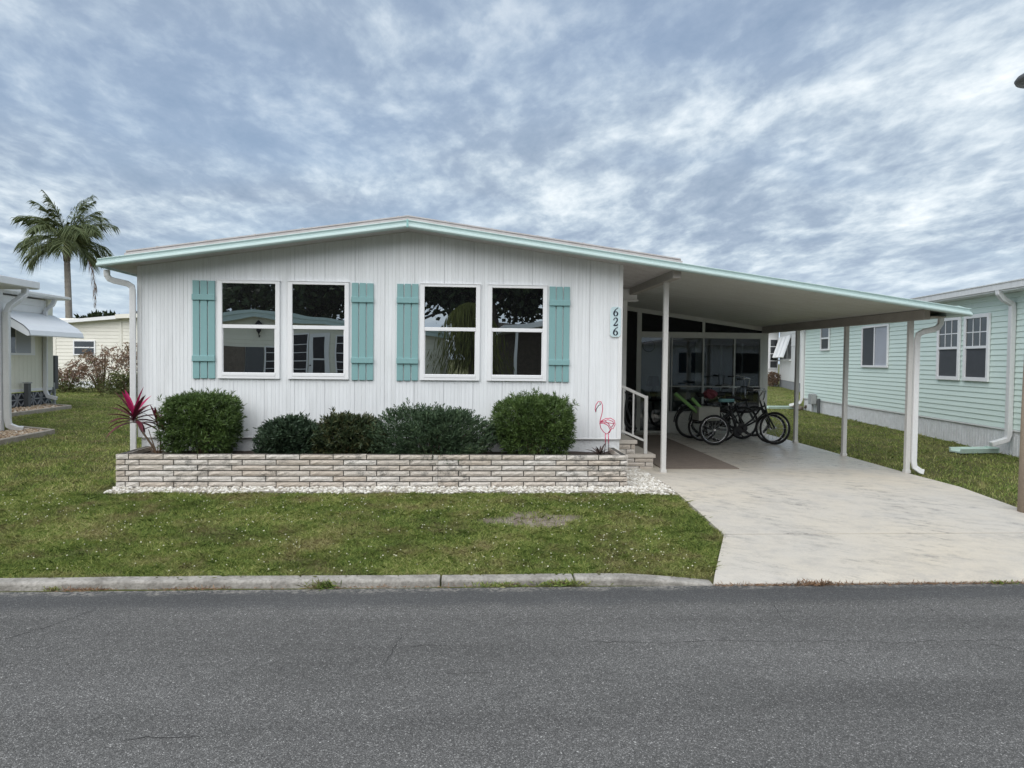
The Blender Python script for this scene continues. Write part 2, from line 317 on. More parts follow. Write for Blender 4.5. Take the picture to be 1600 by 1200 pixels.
# ------------------------------------------------------------------ mesh helpers
class MB:
    def __init__(s): s.v = []; s.f = []
    def _add(s, vs, fs):
        k = len(s.v); s.v.extend(tuple(p) for p in vs); s.f.extend(tuple(i + k for i in f) for f in fs); return s
    def box(s, x0, x1, y0, y1, z0, z1):
        return s._add([(x0, y0, z0), (x1, y0, z0), (x1, y1, z0), (x0, y1, z0), (x0, y0, z1), (x1, y0, z1), (x1, y1, z1), (x0, y1, z1)],
                      [(3, 2, 1, 0), (4, 5, 6, 7), (0, 1, 5, 4), (1, 2, 6, 5), (2, 3, 7, 6), (3, 0, 4, 7)])
    def prism(s, poly, axis, a, b):
        """poly of 2D points extruded along axis ('y': poly is xz; 'x': poly is yz; 'z': poly is xy)"""
        def P(p, t): return {'y': (p[0], t, p[1]), 'x': (t, p[0], p[1]), 'z': (p[0], p[1], t)}[axis]
        n = len(poly)
        vs = [P(p, a) for p in poly] + [P(p, b) for p in poly]
        fs = [tuple(range(n)), tuple(range(2 * n - 1, n - 1, -1))] + [(i, i + n, (i + 1) % n + n, (i + 1) % n) for i in range(n)]
        return s._add(vs, fs)
    def tube(s, path, r, n=8, cap=True, flatx=None):
        """round sweep; r a number or a list; flatx=(w,d) makes a rectangular pipe"""
        P = [Vector(p) for p in path]; rs = r if isinstance(r, (list, tuple)) else [r] * len(P)
        rings = []; prev = None
        for i, p in enumerate(P):
            d = (P[min(i + 1, len(P) - 1)] - P[max(i - 1, 0)])
            d = d.normalized() if d.length > 1e-9 else Vector((0, 0, 1))
            ref = prev if prev is not None else (Vector((0, 1, 0)) if abs(d.y) < 0.9 else Vector((1, 0, 0)))
            a = (ref - d * ref.dot(d)); a = a.normalized() if a.length > 1e-6 else d.orthogonal().normalized()
            prev = a; bb = d.cross(a)
            if flatx:
                rings.append([p + a * (sx * flatx[1]) + bb * (sy * flatx[0]) for sx, sy in ((-1, -1), (1, -1), (1, 1), (-1, 1))])
            else:
                rings.append([p + (a * math.cos(6.28318 * k / n) + bb * math.sin(6.28318 * k / n)) * rs[i] for k in range(n)])
        n = len(rings[0]); vs = [q for rg in rings for q in rg]; fs = []
        for i in range(len(P) - 1):
            for k in range(n): fs.append((i * n + k, i * n + (k + 1) % n, (i + 1) * n + (k + 1) % n, (i + 1) * n + k))
        if cap: fs += [tuple(range(n - 1, -1, -1)), tuple((len(P) - 1) * n + k for k in range(n))]
        return s._add(vs, fs)
    def lathe(s, prof, n=16, c=(0, 0, 0), axis='z'):
        vs = []; fs = []
        for r, h in prof:
            for k in range(n):
                a = 6.28318 * k / n; x, y = r * math.cos(a), r * math.sin(a)
                q = (x, y, h) if axis == 'z' else (x, h, y)
                vs.append((q[0] + c[0], q[1] + c[1], q[2] + c[2]))
        for i in range(len(prof) - 1):
            for k in range(n): fs.append((i * n + k, i * n + (k + 1) % n, (i + 1) * n + (k + 1) % n, (i + 1) * n + k))
        fs += [tuple(range(n - 1, -1, -1)), tuple((len(prof) - 1) * n + k for k in range(n))]
        return s._add(vs, fs)
    def torus(s, c, R_, r, n=28, k=8, axis='y'):
        vs = []; fs = []
        for i in range(n):
            a = 6.28318 * i / n
            for j in range(k):
                e = 6.28318 * j / k; rr = R_ + r * math.cos(e); h = r * math.sin(e)
                vs.append((c[0] + rr * math.cos(a), c[1] + h, c[2] + rr * math.sin(a)))
        for i in range(n):
            for j in range(k): fs.append((i * k + j, i * k + (j + 1) % k, ((i + 1) % n) * k + (j + 1) % k, ((i + 1) % n) * k + j))
        return s._add(vs, fs)
    def mesh(s, name, mat, smooth=False, off=(0, 0, 0)):
        me = bpy.data.meshes.new(name)
        me.from_pydata([(a - off[0], b_ - off[1], c_ - off[2]) for a, b_, c_ in s.v], [], s.f)
        bm = bmesh.new(); bm.from_mesh(me); bmesh.ops.recalc_face_normals(bm, faces=bm.faces); bm.to_mesh(me); bm.free()
        me.materials.append(mat)
        if smooth: me.polygons.foreach_set('use_smooth', [True] * len(me.polygons))
        return me
    def build(s, name, mat, parent=None, smooth=False, bevel=0, local=False):
        """one mesh object; vertices are world coordinates unless local"""
        off = (0, 0, 0)
        if parent is not None and not local:
            q = parent
            while q is not None: off = tuple(a + b_ for a, b_ in zip(off, q.location)); q = q.parent
        o_ = bpy.data.objects.new(name, s.mesh(name, mat, smooth, off)); COL.objects.link(o_)
        o_.parent = parent
        if bevel:
            bv = o_.modifiers.new('bevel', 'BEVEL'); bv.width = bevel; bv.segments = 2; bv.limit_method = 'ANGLE'
        return o_
def tag(o_, label=None, cat=None, group=None, kind=None):
    if label: o_['label'] = label
    if cat: o_['category'] = cat
    if group: o_['group'] = group
    if kind: o_['kind'] = kind
    return o_
def thing(name, label, cat, loc=(0, 0, 0), rz=0, group=None):
    o_ = bpy.data.objects.new(name, None); COL.objects.link(o_); o_.location = loc; o_.rotation_euler = (0, 0, rz); o_.empty_display_size = 0.2
    return tag(o_, label, cat, group)
def inst(name, me, parent, loc, rot=(0, 0, 0), scale=(1, 1, 1)):
    o_ = bpy.data.objects.new(name, me); COL.objects.link(o_); o_.parent = parent; o_.location = loc; o_.rotation_euler = rot; o_.scale = scale
    return o_
def BX(name, mat, parent, x0, x1, y0, y1, z0, z1, bevel=0, local=False):
    return MB().box(x0, x1, y0, y1, z0, z1).build(name, mat, parent, bevel=bevel, local=local)
def npmesh(name, V, F, mat, smooth=False):
    """fast mesh from numpy arrays; F of equal-sized faces"""
    me = bpy.data.meshes.new(name); k = F.shape[1]
    me.vertices.add(len(V)); me.vertices.foreach_set('co', np.ascontiguousarray(V, dtype=np.float32).ravel())
    me.loops.add(F.size); me.loops.foreach_set('vertex_index', np.ascontiguousarray(F, dtype=np.int32).ravel())
    me.polygons.add(len(F)); me.polygons.foreach_set('loop_start', np.arange(0, F.size, k, dtype=np.int32)); me.polygons.foreach_set('loop_total', np.full(len(F), k, dtype=np.int32))
    if smooth: me.polygons.foreach_set('use_smooth', np.ones(len(F), dtype=bool))
    me.update(calc_edges=True); me.validate(); me.materials.append(mat)
    return me
def npobj(name, V, F, mat, parent=None, smooth=False):
    if parent is not None: V = V - np.array(parent.location)
    o_ = bpy.data.objects.new(name, npmesh(name, V, F, mat, smooth)); COL.objects.link(o_); o_.parent = parent
    return o_
def unit(a): return a / np.maximum(np.linalg.norm(a, axis=-1, keepdims=True), 1e-9)
def leaves(P, D, L, W, curl=0.0):
    """folded lance leaves: base P, direction D, length L, width W -> arrays of quads (two per leaf)"""
    n = len(P); D = unit(D); rv = RNG.normal(size=(n, 3)); S = unit(np.cross(D, rv)); N = np.cross(S, D)
    L = np.broadcast_to(np.asarray(L, float).reshape(-1, 1), (n, 1)); W = np.broadcast_to(np.asarray(W, float).reshape(-1, 1), (n, 1))
    down = np.array([0, 0, -1.0])
    mid = P + D * L * 0.5 + down * curl * L * 0.25; tip = P + D * L + down * curl * L
    V = np.stack([P, mid + S * W * 0.5 + N * W * 0.12, tip, mid - S * W * 0.5 + N * W * 0.12], 1).reshape(-1, 3)
    F = np.arange(4 * n).reshape(n, 4)
    return V, F
def join(parts):
    Vs, Fs, k = [], [], 0
    for V, F in parts: Vs.append(V); Fs.append(F + k); k += len(V)
    return np.concatenate(Vs), np.concatenate(Fs)

GY = [-60, -1.6, -1.3, 5.9, 6.2, 9.3, 10.5, 16, 30, 1000]; GZ = [-0.12, -0.2, -0.28, -0.28, -0.22, -0.005, 0.0, 0.06, 0.1, 0.1]
def gz(y): return float(np.interp(y, GY, GZ))
def gza(y): return np.interp(y, GY, GZ)

# ================================================================== setting
CRM = flat('crack_dark', (0.022, 0.022, 0.023), 1.0)  # even dark tone of the road cracks
def sheet(name, xs, ys, dz, mat):
    xs = np.asarray(xs, float); ys = np.asarray(ys, float)
    X, Y = np.meshgrid(xs, ys); Z = gza(Y) + dz
    V = np.stack([X, Y, Z], -1).reshape(-1, 3); nx = len(xs); F = []
    for j in range(len(ys) - 1):
        for i in range(nx - 1): F.append((j * nx + i, j * nx + i + 1, (j + 1) * nx + i + 1, (j + 1) * nx + i))
    return tag(npobj(name, V, np.array(F), mat), kind='structure')
sheet('lawn', [-900, -60, -20, 0, 20, 60, 900], [-900, -60, -1.6, -1.3, 5.9, 6.2, 7, 8, 9.3, 10.5, 13, 16, 23, 30, 60, 900], -0.03, M['lawn'])
road = MB().box(-300, 300, -1.25, 6.02, -0.5, -0.255).build('road', M['asphalt']); tag(road, kind='structure')
CR = [[(-0.381, 5.081), (-0.39, 4.929), (-0.45, 4.496)], [(-0.318, 4.793), (0.094, 4.821)],
      [(0.695, 4.922), (0.936, 4.822), (1.442, 4.791), (1.665, 4.817), (2.042, 4.78), (2.44, 4.787), (2.897, 4.736), (3.309, 4.754), (4.2, 4.747)],
      [(3.498, 5.607), (3.589, 5.235), (3.65, 4.873)], [(2.403, 5.521), (2.296, 5.108)], [(-2.649, 5.557), (-2.80, 5.233), (-2.98, 4.967)], [(-1.615, 3.66), (-1.475, 3.684), (-1.198, 3.671)],
      [(3.5, 4.695), (3.72, 4.45)], [(2.35, 4.478), (2.45, 4.286)], [(-0.101, 4.344), (0.239, 4.375)]]
for ci, cpts in enumerate(CR):
    pts = []
    for (a, b_) in zip(cpts[:-1], cpts[1:]):
        n = max(3, int(math.dist(a, b_) / 0.035))
        for i in range(n): q = i / n; pts.append((a[0] + (b_[0] - a[0]) * q + random.gauss(0, 0.007), a[1] + (b_[1] - a[1]) * q + random.gauss(0, 0.010)))
    vs = []
    for i, (x, y) in enumerate(pts):
        d = Vector(pts[min(i + 1, len(pts) - 1)]) - Vector(pts[max(i - 1, 0)]); d.normalize(); w_ = random.uniform(0.0008, 0.0028) * (0.3 if i in (0, len(pts) - 1) else 1)
        vs += [(x - d.y * w_, y + d.x * w_, -0.2535), (x + d.y * w_, y - d.x * w_, -0.2535)]
    MB()._add(vs, [(2 * i, 2 * i + 1, 2 * i + 3, 2 * i + 2) for i in range(len(pts) - 1)]).build('crack', CRM, road)
# driveway: main slab and street apron, both following the fall of the ground, 4 mm joint between
def slab(name, left, right, z_off=0.012, thick=0.12):
    """left/right: lists of (x, y) from street to house with equal length"""
    mb = MB(); n = len(left); vs = []
    for (a, b_) in zip(left, right):
        for (x, y) in (a, b_): vs += [(x, y, gz(y) + z_off), (x, y, gz(y) + z_off - thick)]
    fs = []
    for i in range(n - 1):
        k = 4 * i; fs += [(k, k + 2, k + 6, k + 4), (k + 1, k + 5, k + 7, k + 3), (k, k + 4, k + 5, k + 1), (k + 2, k + 3, k + 7, k + 6)]
    fs += [(0, 1, 3, 2), (4 * n - 4, 4 * n - 2, 4 * n - 1, 4 * n - 3)]
    mb._add(vs, fs); return tag(mb.build(name, M['drive'], bevel=0.005), kind='structure')
slab('driveway_apron', [(2.10, 6.03), (2.17, 6.2), (2.64, 7.30)], [(6.75, 6.03), (6.70, 6.2), (6.52, 7.30)])
slab('driveway', [(2.645, 7.322), (2.66, 8.3), (2.66, 9.3), (2.66, 10.5), (2.30, 10.52), (2.30, 13), (2.30, 15.75)], [(6.52, 7.322), (6.50, 8.3), (6.50, 9.3), (6.50, 10.5), (6.50, 10.52), (6.54, 13), (6.56, 15.75)])
tag(BX('outdoor_rug', M['rug'], None, 2.95, 4.12, 10.80, 15.2, 0.0, 0.001), 'brown outdoor carpet on the carport floor beside the steps', 'carpet')
rg = bpy.data.objects['outdoor_rug']; me = rg.data
for v in me.vertices: v.co.z = gz(v.co.y) + (0.026 if v.co.z > 0.0005 else 0.013)

# kerb: cast sections following a gentle line, the last one curving down at the drive
kerb = thing('kerb', None, None); tag(kerb, kind='structure')
def kerb_piece(pts, zs):
    mb = MB(); vs = []
    for (x, y, nx, ny), z in zip(pts, zs):
        w0, w1 = 0.0, 0.14
        vs += [(x, y, -0.40), (x + nx * 0.012, y + ny * 0.012, z - 0.012), (x + nx * 0.03, y + ny * 0.03, z), (x + nx * w1, y + ny * w1, z + 0.006), (x + nx * w1, y + ny * w1, -0.4)]
    fs = []
    for i in range(len(pts) - 1):
        for k in range(5): fs.append((5 * i + k, 5 * i + (k + 1) % 5, 5 * i + 5 + (k + 1) % 5, 5 * i + 5 + k))
    fs += [(0, 1, 2, 3, 4), tuple(5 * len(pts) - 5 + k for k in (4, 3, 2, 1, 0))]
    mb._add(vs, fs); mb.build('kerb_section', M['kerb'], kerb, smooth=False, bevel=0.014)
xs = [-30, -22, -14, -6.5, -0.155, 0.95]
for a, b_ in zip(xs[:-1], xs[1:]):
    j = random.uniform(-0.006, 0.006); n = max(5, int((b_ - a) / 0.35))
    pts = [(a + 0.006 + (b_ - a - 0.012) * i / (n - 1), 6.085 + 0.010 * math.sin((a + (b_ - a) * i / n) * 1.9) + 0.006 * math.sin(i * 2.7) + j, 0, 1) for i in range(n)]
    kerb_piece(pts, [-0.207 + random.uniform(-0.003, 0.003)] * n)
pts = []; zs_ = []
for i in range(9):
    q = i / 8; pts.append((0.957 + 1.16 * q, 6.09 - 0.045 * q * q, 0, 1)); zs_.append(-0.207 - 0.053 * max(0, q - 0.35) ** 1.3 / 0.65 ** 1.3)
kerb_piece(pts, zs_)
far_kerb = MB().box(-60, 60, -1.42, -1.25, -0.4, -0.19).build('kerb', M['kerb'], bevel=0.01); tag(far_kerb, kind='structure')

# ================================================================== the home
HX0, HX1, HY = -4.273, 2.204, 10.223
PKX, SL, SR_ = -0.714, 0.149, 0.1345          # ridge x, slopes left / right
def under(x): return 3.294 - (SL * (PKX - x) if x < PKX else SR_ * (x - PKX))    # fascia lower edge / soffit
home = thing('mobile_home', 'white mobile home with teal shutters and mint roof edge behind the brick planter', 'house', (-1.03, HY, 0))
# front wall: ribbed panels 16 inch wide, cut to the gable
def ribpanel(x0, x1, zb, y=HY, ribs=8):
    w_ = (x1 - x0) / ribs; prof = []
    for i in range(ribs):
        a = x0 + i * w_; jj = 0.0011 * ((i * 7) % 3 == 2)
        g_ = 0.0016 + jj*0.6
        prof += [(a + 0.0005, y), (a + w_ * 0.80, y - 0.0015), (a + w_ * 0.86, y + g_), (a + w_ * 0.95, y + g_)]
    prof[-1] = (x1 - 0.0012, y + 0.0035)
    mb = MB(); n = len(prof)
    vs = [(x, yy, zb) for x, yy in prof] + [(x, yy, under(x) + 0.05) for x, yy in prof]
    mb._add(vs, [(i, i + 1, i + 1 + n, i + n) for i in range(n - 1)])
    return mb
nP = 16; pw = (HX1 - HX0 - 0.10) / nP
for i in range(nP):
    ribpanel(HX0 + 0.05 + i * pw, HX0 + 0.05 + (i + 1) * pw, 0.522).build('siding_panel', M['siding'], home)
# wall body behind the panels (sides and back)
MB().prism([(HX0 + 0.004, 0.52), (HX1 - 0.004, 0.52), (HX1 - 0.004, under(HX1) + 0.05), (PKX, 3.33), (HX0 + 0.004, under(HX0) + 0.05)], 'y', HY + 0.012, HY + 14).build('wall', M['siding'], home)
BX('skirt', M['skirt'], home, HX0 + 0.03, HX1 - 0.006, HY + 0.03, HY + 14, -0.1, 0.518)
BX('drip_edge', M['white'], home, HX0 + 0.02, HX1 - 0.003, HY - 0.006, HY + 0.029, 0.512, 0.526)
for xa, xb in ((HX0 - 0.004, HX0 + 0.052), (HX1 - 0.052, HX1 + 0.004)):
    MB().prism([(xa, 0.515), (xb, 0.515), (xb, under(xb) + 0.02), (xa, under(xa) + 0.02)], 'y', HY - 0.010, HY + 0.06).build('corner_trim', M['white'], home, bevel=0.004)
# roof: slabs, coated edge layers, soffit
FY = 9.85; RB = HY + 14.3; EXL = -4.61
def roofslab(name, mat, xl, xr, lo, hi, y0, y1, parent):
    pts = [xl] + ([PKX] if xl < PKX < xr else []) + [xr]
    poly = [(x, under(x) + lo) for x in pts] + [(x, under(x) + hi) for x in reversed(pts)]
    return MB().prism(poly, 'y', y0, y1).build(name, mat, parent)
roof = roofslab('roof', M['rooftop'], EXL + 0.03, 2.90, 0.012, 0.088, FY + 0.035, RB, home)
roofslab('edge_strip', M['edge'], -4.285, 2.93, 0.1085, 0.136, FY + 0.012, RB, roof)
roofslab('edge_strip', M['rooftop'], -4.275, 2.915, 0.1375, 0.150, FY + 0.030, RB, roof)
roofslab('edge_strip', M['edge'], -4.27, 2.91, 0.1515, 0.168, FY + 0.020, RB, roof)
for xs_ in np.arange(-3.9, 2.8, 0.61):
    roofslab('roof_seam', M['rooftop'], xs_, xs_ + 0.02, 0.1685, 0.176, FY + 0.03, RB, roof)
def fascia(name, xl, xr, parent, y=FY):
    """rolled two-tier metal edge following the roof"""
    prof = [(0.0, 0.0), (-0.030, 0.004), (-0.040, 0.020), (-0.036, 0.040), (-0.018, 0.050), (0.006, 0.056), (0.008, 0.080), (-0.010, 0.100), (-0.006, 0.106), (0.03, 0.106), (0.03, 0.0)]
    xs2 = [xl, xr]; vs = []; n = len(prof)
    for x in xs2: vs += [(x, y + a, under(x) + b_) for a, b_ in prof]
    mb = MB(); mb._add(vs, [(i, (i + 1) % n, (i + 1) % n + n, i + n) for i in range(n)] + [tuple(range(n)), tuple(range(2 * n - 1, n - 1, -1))])
    return mb.build(name, M['mint'], parent)
fascia('fascia', EXL, PKX - 0.0015, roof); fascia('fascia', PKX + 0.0015, 2.895, roof)
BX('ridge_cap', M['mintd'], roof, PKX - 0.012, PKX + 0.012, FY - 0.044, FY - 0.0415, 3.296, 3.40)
# left eave gutter running back
MB().prism([(EXL, under(EXL) + 0.002), (EXL + 0.05, under(EXL) - 0.004), (EXL + 0.05, under(EXL) + 0.1), (EXL - 0.02, under(EXL) + 0.1), (EXL - 0.02, under(EXL) + 0.05)], 'y', FY + 0.032, RB).build('gutter', M['mint'], home)
MB().tube([(-4.575, 10.03, 2.70), (-4.575, 10.03, 2.63), (-4.55, 10.04, 2.585), (-4.50, 10.06, 2.565), (-4.36, 10.12, 2.535), (-4.31, 10.14, 2.50), (-4.302, 10.14, 2.45), (-4.302, 10.14, 1.4), (-4.302, 10.14, 0.05)], 0.03, flatx=(0.036, 0.024)).build('downspout', M['gutter'], home, bevel=0.008)
# windows
def dh_window(x0, x1, z0, z1, parent, y=HY):
    """single-hung: x0..x1, z0..z1 is the glazed opening"""
    fr = MB().box(x0 - 0.058, x0, y - 0.034, y, z0 - 0.085, z1 + 0.038).box(x1, x1 + 0.058, y - 0.034, y, z0 - 0.085, z1 + 0.038)
    fr.box(x0, x1, y - 0.034, y, z1, z1 + 0.038).box(x0, x1, y - 0.034, y, z0 - 0.085, z0 - 0.002)
    wn = fr.build('window', M['trim'], parent, bevel=0.004)
    zm = (z0 + z1) / 2 + 0.02
    BX('meeting_rail', M['trim'], wn, x0 + 0.001, x1 - 0.001, y - 0.030, y - 0.006, zm - 0.025, zm + 0.024, 0.003)
    BX('sash', M['trim'], wn, x0 + 0.001, x1 - 0.001, y - 0.0385, y - 0.0342, z0 - 0.046, z0 - 0.006, 0.003)
    for s_, (xa, xb) in enumerate(((x0 + 0.001, x0 + 0.012), (x1 - 0.012, x1 - 0.001))):
        BX('sash_stile', M['trim'], wn, xa, xb, y - 0.022, y - 0.008, z0, zm - 0.026)
    BX('pane', M['glass'], wn, x0 + 0.0015, x1 - 0.0015, y - 0.016, y - 0.012, zm + 0.0245, z1)
    BX('pane', M['glass'], wn, x0 + 0.0125, x1 - 0.0125, y - 0.0125, y - 0.0095, z0 + 0.001, zm - 0.0265)
    BX('drip_cap', M['trim'], wn, x0 - 0.062, x1 + 0.062, y - 0.042, y - 0.002, z1 + 0.0385, z1 + 0.045)
    return wn
WX = [(-3.176, -2.483), (-2.261, -1.572), (-0.506, 0.1885), (0.408, 1.102)]
for a, b_ in WX: dh_window(a, b_, 1.392, 2.572, home)
# shutters: three boards, two battens
def shutter(x0, x1, z0, z1, y=HY):
    sh = bpy.data.objects.new('shutter', None); COL.objects.link(sh); sh.parent = home; sh.location = (x0 - home.location.x, y - 0.002 - home.location.y, z0)
    w_ = (x1 - x0); bw = (w_ - 0.028) / 3; h = z1 - z0
    for i in range(3):
        BX('board', M['teal'], sh, i * (bw + 0.014), i * (bw + 0.014) + bw, -0.024, 0, random.uniform(-0.002, 0.002), h + random.uniform(-0.002, 0.002), 0.003, True)
    for zc in (h * 0.175, h * 0.80):
        BX('batten', M['teal'], sh, -0.004, w_ + 0.004, -0.045, -0.0245, zc, zc + 0.077, 0.006, True)
for px0, px1, zb_, zt_ in ((-3.560, -3.272, 1.305, 2.602), (-1.477, -1.19, 1.30, 2.605), (-0.875, -0.59, 1.30, 2.605), (1.192, 1.470, 1.302, 2.602)):
    shutter(px0, px1, zb_, zt_)
# number plaque with serif digits
plq = bpy.data.objects.new('number_plaque', None); COL.objects.link(plq); plq.parent = home; plq.location = (2.108 - home.location.x, HY - 0.012 - home.location.y, 2.135)
def plate(w_, h, y0, y1, cut):
    pts = []
    for sx, sz in ((1, -1), (1, 1), (-1, 1), (-1, -1)):
        cx_, cz_ = sx * (w_ - cut), sz * (h - cut); a0 = {(1, -1): -90, (1, 1): 0, (-1, 1): 90, (-1, -1): 180}[(sx, sz)]
        for k in range(6): a = R(a0 + 18 * k); pts.append((cx_ + cut * math.cos(a), cz_ + cut * math.sin(a)))
    return MB().prism(pts, 'y', y0, y1)
plate(0.074, 0.208, -0.010, 0.0, 0.05).build('plate', M['plaque'], plq, local=True)
plate(0.079, 0.213, -0.005, 0.003, 0.052).build('plate_edge', M['white'], plq, local=True)
def ribbon(pts, ws, y0, y1, mb):
    n = len(pts); P = [Vector((a, 0, b_)) for a, b_ in pts]; up_, dn = [], []
    for i in range(n):
        d = (P[min(i + 1, n - 1)] - P[max(i - 1, 0)]).normalized(); nn = Vector((-d.z, 0, d.x)); up_.append(P[i] + nn * ws[i] / 2); dn.append(P[i] - nn * ws[i] / 2)
    vs = []
    for y in (y0, y1): vs += [(p.x, y, p.z) for p in up_] + [(p.x, y, p.z) for p in dn]
    fs = []; q = 2 * n
    for i in range(n - 1):
        fs += [(i, i + 1, n + i + 1, n + i), (q + i, q + n + i, q + n + i + 1, q + i + 1), (i, q + i, q + i + 1, i + 1), (n + i, n + i + 1, q + n + i + 1, q + n + i)]
    fs += [(0, n, q + n, q), (n - 1, q + n - 1, q + 2 * n - 1, 2 * n - 1)]
    mb._add(vs, fs)
def six(mb, cz):
    pts, ws = [], []
    for k in range(25):     # bowl: thick at the sides
        a = R(90 + 360 * k / 24); pts.append((0.025 * math.cos(a), cz - 0.020 + 0.029 * math.sin(a))); ws.append(0.006 + 0.013 * abs(math.cos(a)))
    ribbon(pts, ws, -0.016, -0.0105, mb)
    pts, ws = [], []
    for k in range(12):     # tapering stem sweeping up to the right
        q = k / 11; pts.append((-0.0265 + 0.058 * q ** 1.9, cz - 0.022 + 0.085 * q ** 0.82)); ws.append(0.019 - 0.013 * q)
    ribbon(pts, ws, -0.0165, -0.0108, mb)
def two(mb, cz):
    arc = [(-0.027, 0.022), (-0.024, 0.036), (-0.012, 0.052), (0.004, 0.055), (0.019, 0.046), (0.023, 0.030), (0.018, 0.012), (0.004, -0.010), (-0.014, -0.030), (-0.026, -0.044)]
    ribbon([(a, cz + b_) for a, b_ in arc], [0.014, 0.010, 0.008, 0.010, 0.016, 0.018, 0.017, 0.012, 0.008, 0.006], -0.016, -0.0105, mb)
    ribbon([(-0.030, cz - 0.047), (0.0, cz - 0.047), (0.022, cz - 0.046), (0.031, cz - 0.026)], [0.016, 0.017, 0.017, 0.006], -0.0165, -0.0108, mb)
for fn, cz in ((six, 0.130), (two, 0.0), (six, -0.133)):
    mb = MB(); fn(mb, cz); mb.build('digit', M['ink'], plq, local=True)

# ------------------------------------------------------------------ carport
carport = thing('carport', 'open carport with mint front edge and slim white posts over the drive', 'carport', (4.5, 13, 0))
def ceil(x): return under(x) + 0.055
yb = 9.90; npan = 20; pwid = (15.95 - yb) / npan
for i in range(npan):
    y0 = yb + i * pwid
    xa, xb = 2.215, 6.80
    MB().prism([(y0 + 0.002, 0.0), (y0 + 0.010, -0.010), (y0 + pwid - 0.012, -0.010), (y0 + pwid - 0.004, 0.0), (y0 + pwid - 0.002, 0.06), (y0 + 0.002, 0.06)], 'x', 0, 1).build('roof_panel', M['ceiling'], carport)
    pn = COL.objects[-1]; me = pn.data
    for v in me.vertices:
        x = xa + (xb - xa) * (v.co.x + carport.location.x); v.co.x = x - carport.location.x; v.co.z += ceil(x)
fascia('fascia', 2.8975, 6.965, carport)
MB().prism([(6.80, ceil(6.8) - 0.06), (6.96, ceil(6.96) - 0.05), (6.965, under(6.96) + 0.105), (6.80, ceil(6.8) + 0.07)], 'y', FY + 0.033, 16.2).build('gutter', M['mint'], carport)
BX('beam', M['beam'], carport, 6.47, 6.56, 10.12, 15.82, 2.228, ceil(6.5) - 0.012, 0.006)
BX('beam', M['beam'], carport, 6.565, 6.795, 10.12, 15.82, 2.262, 2.278, 0.004)
BX('beam', M['beam'], carport, 2.835, 2.945, 9.96, 12.60, 2.72, ceil(2.95) - 0.013, 0.005)
def cpost(x, y, zt, r=0.034):
    zb_ = gz(y)
    pp = BX('post', M['post'], carport, x - r, x + r, y - r, y + r, zb_ + 0.006, zt, 0.006)
    BX('base_bracket', M['post'], pp, x - r - 0.008, x + r + 0.008, y - r - 0.006, y + r + 0.006, zb_ + 0.010, zb_ + 0.055, 0.003)
cpost(2.89, 10.50, 2.719)
for y in (10.49, 12.30, 14.15): cpost(6.505, y, 2.227)
MB().tube([(6.875, 10.36, 2.30), (6.875, 10.36, 2.19), (6.84, 10.37, 2.13), (6.79, 10.38, 2.105), (6.66, 10.42, 2.07), (6.59, 10.43, 2.03), (6.575, 10.435, 1.95), (6.575, 10.435, 0.18), (6.59, 10.43, 0.10), (6.66, 10.40, 0.045), (6.70, 10.38, 0.035)], 0.03, flatx=(0.038, 0.026)).build('downspout', M['gutter'], carport, bevel=0.008)

# side entry stub wall and header carrying the beam
entry = thing('entry_wall', 'short white entry wall with boxed header under the carport beam', 'wall', (2.5, 12.62, 0.02))
BX('wall', M['white'], entry, 2.23, 2.80, 12.60, 12.70, 0.03, 2.64, 0.004)
BX('header', M['white'], entry, 2.23, 2.965, 12.59, 12.80, 2.645, 2.83, 0.006)
BX('header_moulding', M['white'], entry, 2.23, 2.985, 12.57, 12.82, 2.615, 2.644, 0.004)

# ------------------------------------------------------------------ glazed porch at the back of the carport
PY = 15.80; PZ = gz(PY)
porch = thing('glazed_porch', 'enclosed porch with dark glass panels and white frame at the back of the carport', 'porch', (5.0, PY, PZ))
def pbar(x0, x1, z0, z1, y0=PY, y1=PY + 0.09, name='frame_bar', mat='trim2'):
    return BX(name, M[mat], porch, x0, x1, y0, y1, z0, z1, 0.003)
M['trim2'] = paint('porch_frame', (0.60, 0.60, 0.57), 0.5, 0.1)
M['thin'] = paint('thin_aluminium', (0.50, 0.50, 0.50), 0.4, 0.1, metal=0.3)
zh = 2.11; ZK = 0.50
pbar(3.735, 3.832, PZ, ceil(3.78) - 0.10)
pbar(6.50, 6.615, PZ, ceil(6.55) - 0.02)
pbar(3.833, 6.499, zh, 2.235)                                   # flat header
MB().prism([(2.30, ceil(2.30) - 0.10), (6.499, ceil(6.5) - 0.10), (6.499, ceil(6.5) - 0.012), (2.30, ceil(2.30) - 0.012)], 'y', PY - 0.004, PY + 0.095).build('sloped_header', M['trim2'], porch)
pbar(5.16, 5.215, 2.236, ceil(5.19) - 0.105)
pbar(3.83, 4.40, PZ, PZ + 0.05); 
pbar(4.401, 4.455, PZ, zh - 0.001)
for x in (5.175, 5.86): pbar(x, x + 0.035, PZ, zh - 0.001, PY + 0.01, PY + 0.08, 'mullion', 'thin')
pbar(4.49, 4.515, ZK, zh - 0.001, PY + 0.01, PY + 0.08, 'mullion', 'thin')
pbar(6.44, 6.499, PZ, zh - 0.001)
